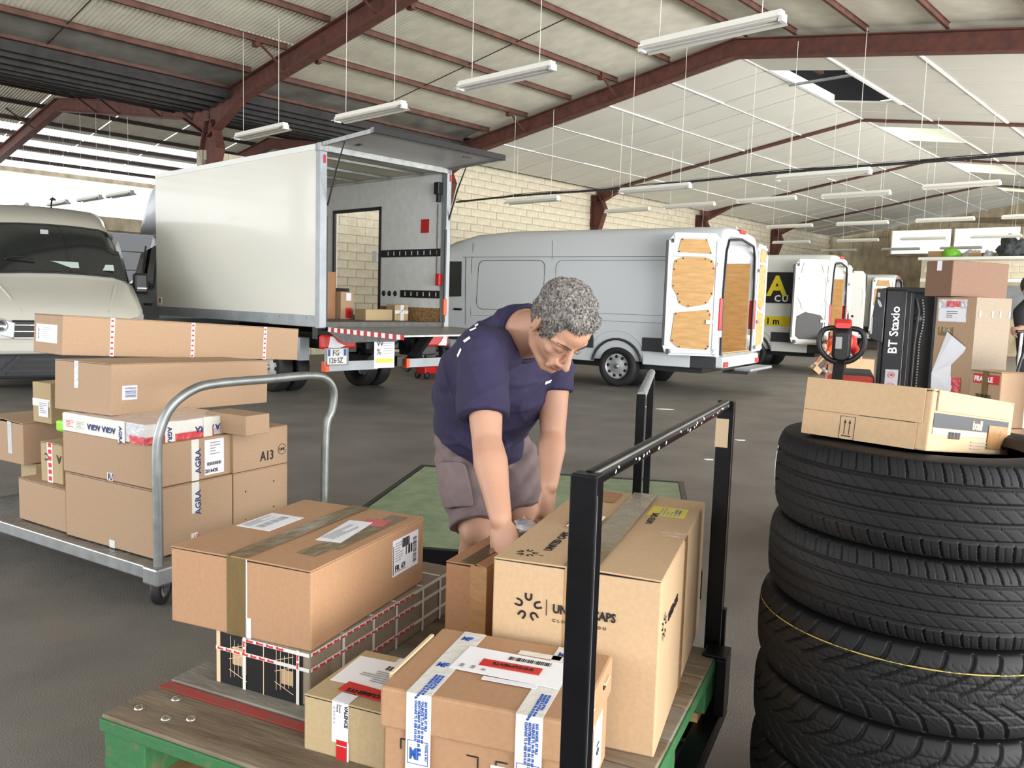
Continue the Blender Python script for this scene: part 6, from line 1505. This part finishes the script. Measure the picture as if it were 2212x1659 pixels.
# seam of the sleeve (armhole)
# shorts
bm = bmesh.new()
rings_solid(bm, [oring(pel+spine*.085, sx*.155, fw*.13), oring(pel+Vector((-.02, 0, 0)), sx*.178, fw*.148), oring(pel-spine*.09+Vector((-.02, 0, 0)), sx*.172, fw*.135)])
cr_, cl_ = lerp(hR, kR, .90), lerp(hL, kL, .86)
for a, b, r0, r1 in ((hR+spine*.03, cr_, .105, .088), (hL+spine*.03, cl_, .102, .090)):
    m = MB(); d = Vector(b)-Vector(a); m.lathe([(0, 0), (r0, 0), (r0, d.length*.4), (r1*.96, d.length*.93), (r1, d.length*.95), (r1, d.length), (0, d.length)], a, d, 28); me = m.mesh('t'); bm.from_mesh(me); bpy.data.meshes.remove(me); ball(bm, a, r0, 3)
def wr2(co):
    w = np.sin(co[:, 2]*70+5*np.sin(co[:, 0]*22)+co[:, 1]*9)+.6*np.sin(co[:, 2]*31+co[:, 0]*60)
    return .0032*w
shorts = fuse(bm, 'shorts', 'taupe_cloth', man, .006, 5, wrinkle=wr2)
bh_ = bvh_of(shorts); pk = []
for py in (995, 1020, 1045, 1070, 1098):
    row = []
    for px in range(948, 1012, 12):
        o_ = Vector((0, 0, H0))+off_; x_ = px+(py-995)*.16; q = bh_.ray_cast(o_, ray(x_, py).normalized())
        if q[0]: row.append(q[0]+q[1]*.010)
        else: row.append(None)
    pk.append(row)
vs = []; idx = {}; fs = []
for i, row in enumerate(pk):
    for j, v in enumerate(row):
        if v is not None: idx[(i, j)] = len(vs); vs.append(v)
for i in range(len(pk)-1):
    for j in range(len(pk[0])-1):
        ks = [(i, j), (i, j+1), (i+1, j+1), (i+1, j)]
        if all(k in idx for k in ks): fs.append(tuple(idx[k] for k in ks))
if fs:
    po = MB().add(vs, fs, True).build('cargo_pocket', 'taupe_cloth', shorts); md = po.modifiers.new('s', 'SOLIDIFY'); md.thickness = .012; md.offset = -1; sb = po.modifiers.new('b', 'SUBSURF'); sb.levels = 2; sb.render_levels = 2
# hair : a cap of fused blobs plus strands
bm = bmesh.new()
icos(bm, Hd(-.022, 0, .048), (Fd*.105, Rt*.086, Ud*.088)); icos(bm, Hd(-.045, 0, .0), (Fd*.072, Rt*.079, Ud*.075)); icos(bm, Hd(.030, 0, .092), (Fd*.055, Rt*.060, Ud*.034))
for s in (1, -1): icos(bm, Hd(.018, s*.062, .030), (Fd*.032, Rt*.017, Ud*.034), 2); icos(bm, Hd(.016, s*.066, .0), (Fd*.012, Rt*.009, Ud*.026), 2)
import mathutils.noise as NZ
hair = fuse(bm, 'hair', 'hair_grey', man, .006, 4)
me = hair.data
for v in me.vertices: v.co += v.normal*(.006*NZ.noise(v.co*55)+.005*NZ.noise(v.co*22))
bvh_h = bvh_of(hair); g = random.Random(11); st_ = MB(); ps = me.polygons; np_ = len(ps); cnt = 0
while cnt < 7000:
    p = ps[g.randrange(np_)]; n_ = p.normal; c_ = p.center
    if (c_-HC).dot(Fd) > .05 and (c_-HC).dot(Ud) < .075: continue
    w_ = (Fd*.7+Vector((g.uniform(-.6, .6), g.uniform(-.6, .6), g.uniform(-.7, .35)))); w_ = (w_-n_*w_.dot(n_)*.75).normalized()
    L_ = g.uniform(.010, .020); a = c_-n_*.002; b = a+w_*L_*.6+n_*.0035; e = b+w_*L_*.5-n_*g.uniform(.0, .004); sd = w_.cross(n_).normalized()*g.uniform(.0007, .0013)
    st_.add([a-sd, a+sd, b+sd*.8, b-sd*.8, e], [(0, 1, 2, 3), (3, 2, 4)]); cnt += 1
o = st_.build('hair_strands', 'hair_grey', hair, fix=False); o['kind'] = 'stuff'
# shoes
for k, (a_0, dirx) in enumerate(((aR, -.15), (aL, .2))):
    bm = bmesh.new(); f_ = Vector((dirx, -1, 0)).normalized(); gz = a_0.z
    icos(bm, a_0+f_*.07+Vector((0, 0, -.045)), (f_*.13, Vector((-f_.y, f_.x, 0))*.047, Vector((0, 0, .043))), 3); ball(bm, a_0+Vector((0, 0, -.03)), .045, 3)
    fuse(bm, 'shoe', 'shoe_dark', man, .009, 4)

# person bending down behind the second van
def small_person(name, root, J, cloth, label, shorts_m='red_cloth', shoe='white', hairm='dark_hair', vox=.016, group=None):
    E_ = empty(name, root, 0, label, 'person', group); o_ = Vector(root)
    g_ = {k: Vector(v)-o_ for k, v in J.items()}
    bm = bmesh.new()
    limb(bm, [g_['pelvis'], g_['chest'], g_['neck']], [.13, .14, .07]); limb(bm, [g_['neck'], g_['head']], [.06, .06]); icos(bm, g_['head'], ((.085, 0, 0), (0, .095, 0), (0, 0, .12)), 3); ball(bm, g_['head']+Vector((0, -.1, -.01)), .018)
    for s in 'LR':
        limb(bm, [g_['neck'], g_['sh'+s]], [.07, .06]); limb(bm, [g_['sh'+s], g_['el'+s], g_['wr'+s]], [.052, .042, .03])
        d = (g_['wr'+s]-g_['el'+s]).normalized(); hand(bm, g_['wr'+s], d, (0, -1, .1) if abs(d.y) < .8 else (0, 0, -1), 1 if s == 'L' else -1, sc=1.1)
        limb(bm, [g_['hip'+s], g_['kn'+s], g_['an'+s]], [.085, .062, .04])
    b_ = fuse(bm, 'body', 'skin', E_, vox*.8, 3)
    bm = bmesh.new(); limb(bm, [g_['pelvis'], g_['chest'], g_['neck']+(g_['pelvis']-g_['neck']).normalized()*.05], [.155, .165, .1])
    for s in 'LR': limb(bm, [g_['neck'], g_['sh'+s], g_['sh'+s].lerp(g_['el'+s], .6)], [.09, .075, .066])
    fuse(bm, 'shirt', cloth, E_, vox, 3)
    bm = bmesh.new(); ball(bm, g_['pelvis'], .17, 3)
    for s in 'LR': limb(bm, [g_['hip'+s], g_['hip'+s].lerp(g_['kn'+s], .75)], [.11, .095])
    fuse(bm, 'shorts', shorts_m, E_, vox, 3)
    bm = bmesh.new(); icos(bm, g_['head']+Vector((0, .02, .03)), ((.095, 0, 0), (0, .1, 0), (0, 0, .11)), 3); fuse(bm, 'hair', hairm, E_, vox*.8, 2)
    for s in 'LR':
        bm = bmesh.new(); icos(bm, g_['an'+s]+Vector((0, -.06, -.04)), ((.05, 0, 0), (0, .14, 0), (0, 0, .05)), 3); ball(bm, g_['an'+s], .05); fuse(bm, 'shoe', shoe, E_, .014, 2)
    return E_
Y2 = 18.9
f1 = ony(1779, 799, 17.7); f2 = ony(1852, 802, 17.5)
f1.z = .09; f2.z = .09
J = dict(pelvis=ony(1834, 738, 17.8), chest=ony(1806, 738, 17.6), neck=ony(1790, 742, 17.5), head=ony(1778, 750, 17.4), shL=ony(1800, 744, 17.4), shR=ony(1797, 742, 17.9),
         elL=ony(1785, 765, 17.3), elR=ony(1778, 764, 17.9), wrL=ony(1768, 783, 17.3), wrR=ony(1764, 782, 17.8), hipL=ony(1838, 742, 18.85), hipR=ony(1826, 742, 17.9), knL=ony(1856, 772, 17.4), knR=ony(1796, 768, 17.8), anL=f2, anR=f1)
small_person('person', ((f1.x+f2.x)/2, 17.7, 0), J, 'orange_cloth', 'person in red shorts and white shoes stooping over parcels behind the tiller')
# dark-clad person at the right edge pushing a white wire cage
Yp = 8.2; px_ = 2232
bx_ = lambda x, y, dY=0: ony(x, y, Yp+dY)
fl_, fr_ = bx_(2222, 900), bx_(2250, 900); fl_.z = fr_.z = .09
J = dict(pelvis=bx_(2236, 775), chest=bx_(2232, 700), neck=bx_(2232, 655), head=bx_(2230, 622), shL=bx_(2262, 672), shR=bx_(2206, 675, -.05), elL=bx_(2258, 725, -.1), elR=bx_(2206, 712, -.1), wrL=bx_(2225, 722, -.3), wrR=bx_(2192, 714, -.25),
         hipL=bx_(2250, 785), hipR=bx_(2222, 785), knL=bx_(2252, 845), knR=bx_(2221, 845), anL=fr_, anR=fl_)
small_person('person', (fl_.x+.06, Yp, 0), J, 'black_cloth', 'person in a black top at the right edge, hand on a trolley rail', 'trim_grey', 'shoe_dark', vox=.014)
tc_ = bx_(2200, 800, -.5)
cg = empty('roll_trolley', (tc_.x, tc_.y, 0), R(10), 'white tubular trolley with black rail at the right edge beneath the hand', 'trolley')
zr = bx_(2192, 716, -.5).z
MB().tube([(-.06, 0, zr), (.6, 0, zr)], .016, 8).build('rail', 'black', cg)
for x in (0, .12, .55): MB().tube([(x, 0, zr), (x-.02, 0, .12)], .013, 8).build('post', 'white_paint', cg)
MB().tube([(-.03, .0, .75), (.5, 0, 1.0)], .011, 8).tube([(0, 0, 1.0), (.5, 0, .7)], .011, 8).build('brace', 'white_paint', cg)
MB().tube(smooth([(-.1, -.06, .6), (-.05, -.06, .9), (.02, -.06, zr-.12), (.06, -.06, .9), (.08, -.06, .6)], 5), .014, 8).build('handle_loop', 'black', cg)
MB().box(-.1, -.2, .10, .62, .3, .14).build('platform', 'white_paint', cg)
for x in (0, .5):
    for y in (-.15, .25): MB().lathe([(0, -.015), (.05, -.015), (.05, .015), (0, .015)], (x, y, .05), (0, 1, 0), 16).build('wheel', 'rubber', cg)
# parcels near the stooping person
for k, (px0, py0, Y0, w, d, h, yw, lab) in enumerate(((1858, 812, 17.2, .62, .4, .36, 5, 'open light brown carton on the floor behind the stacker'), (1798, 806, 17.6, .2, .25, .22, -10, 'small brown carton on the floor left of the tiller arm'))):
    p = ony(px0, py0, Y0); q = Carton(p.x-w/2, p.y, 0, yw, d, w, h, lab, 'card_b', flaps=False)
p = ony(1757, 792, 17.1); q = Carton(p.x, p.y, p.z-.06, 20, .2, .2, .12, 'small parcel with white label held by the stooping person', 'card_b', flaps=False, name='parcel')
q.e.rotation_euler = (R(10), R(35), R(20)); q.L(.05, .14, .03, .1, 'white', 'label')
# goods inside the truck and vans
def inbox(root, x, y, z, w, d, h, rz, lab, m='card_c', name='carton', cat='box'):
    o = empty(name, root.matrix_basis @ Vector((x, y, z)), root.rotation_euler.z+R(rz), lab, cat)
    MB().box(0, 0, 0, w, d, h).build('body', m, o, bevel=.006); return o
bpy.context.view_layer.update()
TLm = Matrix.Translation(LT(5.92, 8.8, 0)) @ Matrix.Rotation(YL, 4, 'Z')
TL.matrix_basis = TLm
bz = B0+.06
o = inbox(TL, .70, 1.15, bz, .36, .5, .68, 0, 'tall brown carton inside the truck, at the left beside the rear post', 'card_d')
o = inbox(TL, 1.08, 1.05, bz, .24, .3, .40, 4, 'brown carton with white label in the truck, right of the tall one', 'card_c'); MB().box(.1, -.002, .27, .19, 0, .38).build('label', 'paper', o); MB().box(.09, -.002, .02, .2, 0, .17).build('label', 'red', o)
o = inbox(TL, 1.2, .62, bz, .50, .25, .16, 2, 'long low carton lying across the truck floor', 'card_e')
o = inbox(TL, 1.73, .62, bz, .24, .22, .23, -4, 'small carton criss-crossed with white and blue tape in the truck', 'card_e'); MB().box(.1, -.002, 0, .16, 0, .23).box(0, -.003, .1, .24, -.001, .15).build('tape', 'tape_white', o); MB().bar((.04, -.004, .08), (.2, -.004, .2), .02, .002).build('tape_print', 'royal_ink', o)
o = inbox(TL, 1.25, 2.2, bz, .33, .3, .78, 0, 'black crate standing at the side door inside the truck', 'black', 'crate', 'crate'); MB().box(0.02, -.004, .5, .33, 0, .54).build('crate_rim', 'grey_ink', o)
o = inbox(TL, 1.62, 2.0, bz, .3, .3, .46, 0, 'black crate with a white sack on it inside the truck', 'black', 'crate', 'crate'); MB().box(0.02, -.004, .3, .28, 0, .33).build('crate_rim', 'grey_ink', o)
v1m = v1.matrix_basis
o = inbox(v1, .25, .45, .655, .35, .3, .42, 0, 'carton wrapped in white film just inside the silver van', 'tape_white')
o = inbox(v1, .3, .0, .655, .3, .3, .40, 0, 'brown taped carton inside the silver van beside the white one', 'card_d')
# ================================================================ pieces that can be told apart become parts of their own
SPLIT = set('kick_board side_guard post_seal bumper_strut hanger end_cap lamp_tube reflector edge_frame frame corner_bracket underrun_bar chassis_rail side_panel side_liner lower_rail door_frame door_edge lift_cylinder mudguard inner_frame hinge catch rear_corner sill_panel side_moulding plate_band hand_slot brace lower_rail top_rail chassis latch corner_plate pressing_rib opening_seal fly_brace grab_rail cable post_clip'.split())
for o in list(bpy.data.objects):
    if o.type != 'MESH' or o.get('kind') == 'stuff' or o.name.split('.')[0] not in SPLIT or o.parent is None: continue
    b = bmesh.new(); b.from_mesh(o.data); seen = set(); comps = []
    for v in b.verts:
        if v.index in seen: continue
        st__ = [v]; seen.add(v.index); c_ = []
        while st__:
            q = st__.pop(); c_.append(q.index)
            for e_ in q.link_edges:
                w_ = e_.other_vert(q)
                if w_.index not in seen: seen.add(w_.index); st__.append(w_)
        comps.append(set(c_))
    b.free()
    if not 1 < len(comps) <= 24: continue
    me = o.data; co = [v.co.copy() for v in me.vertices]
    for k, cset in enumerate(comps):
        ids = sorted(cset); mp_ = {a: i for i, a in enumerate(ids)}
        fs_ = [tuple(mp_[i] for i in p.vertices) for p in me.polygons if p.vertices[0] in cset]
        if not fs_: continue
        sm_ = [p.use_smooth for p in me.polygons if p.vertices[0] in cset]
        m2 = bpy.data.meshes.new(o.name.split('.')[0]); m2.from_pydata([co[i] for i in ids], [], fs_); m2.polygons.foreach_set('use_smooth', sm_)
        for mt in me.materials: m2.materials.append(mt)
        m2.update()
        if k == 0: o.data = m2
        else: c2 = o.copy(); c2.data = m2; C.objects.link(c2)
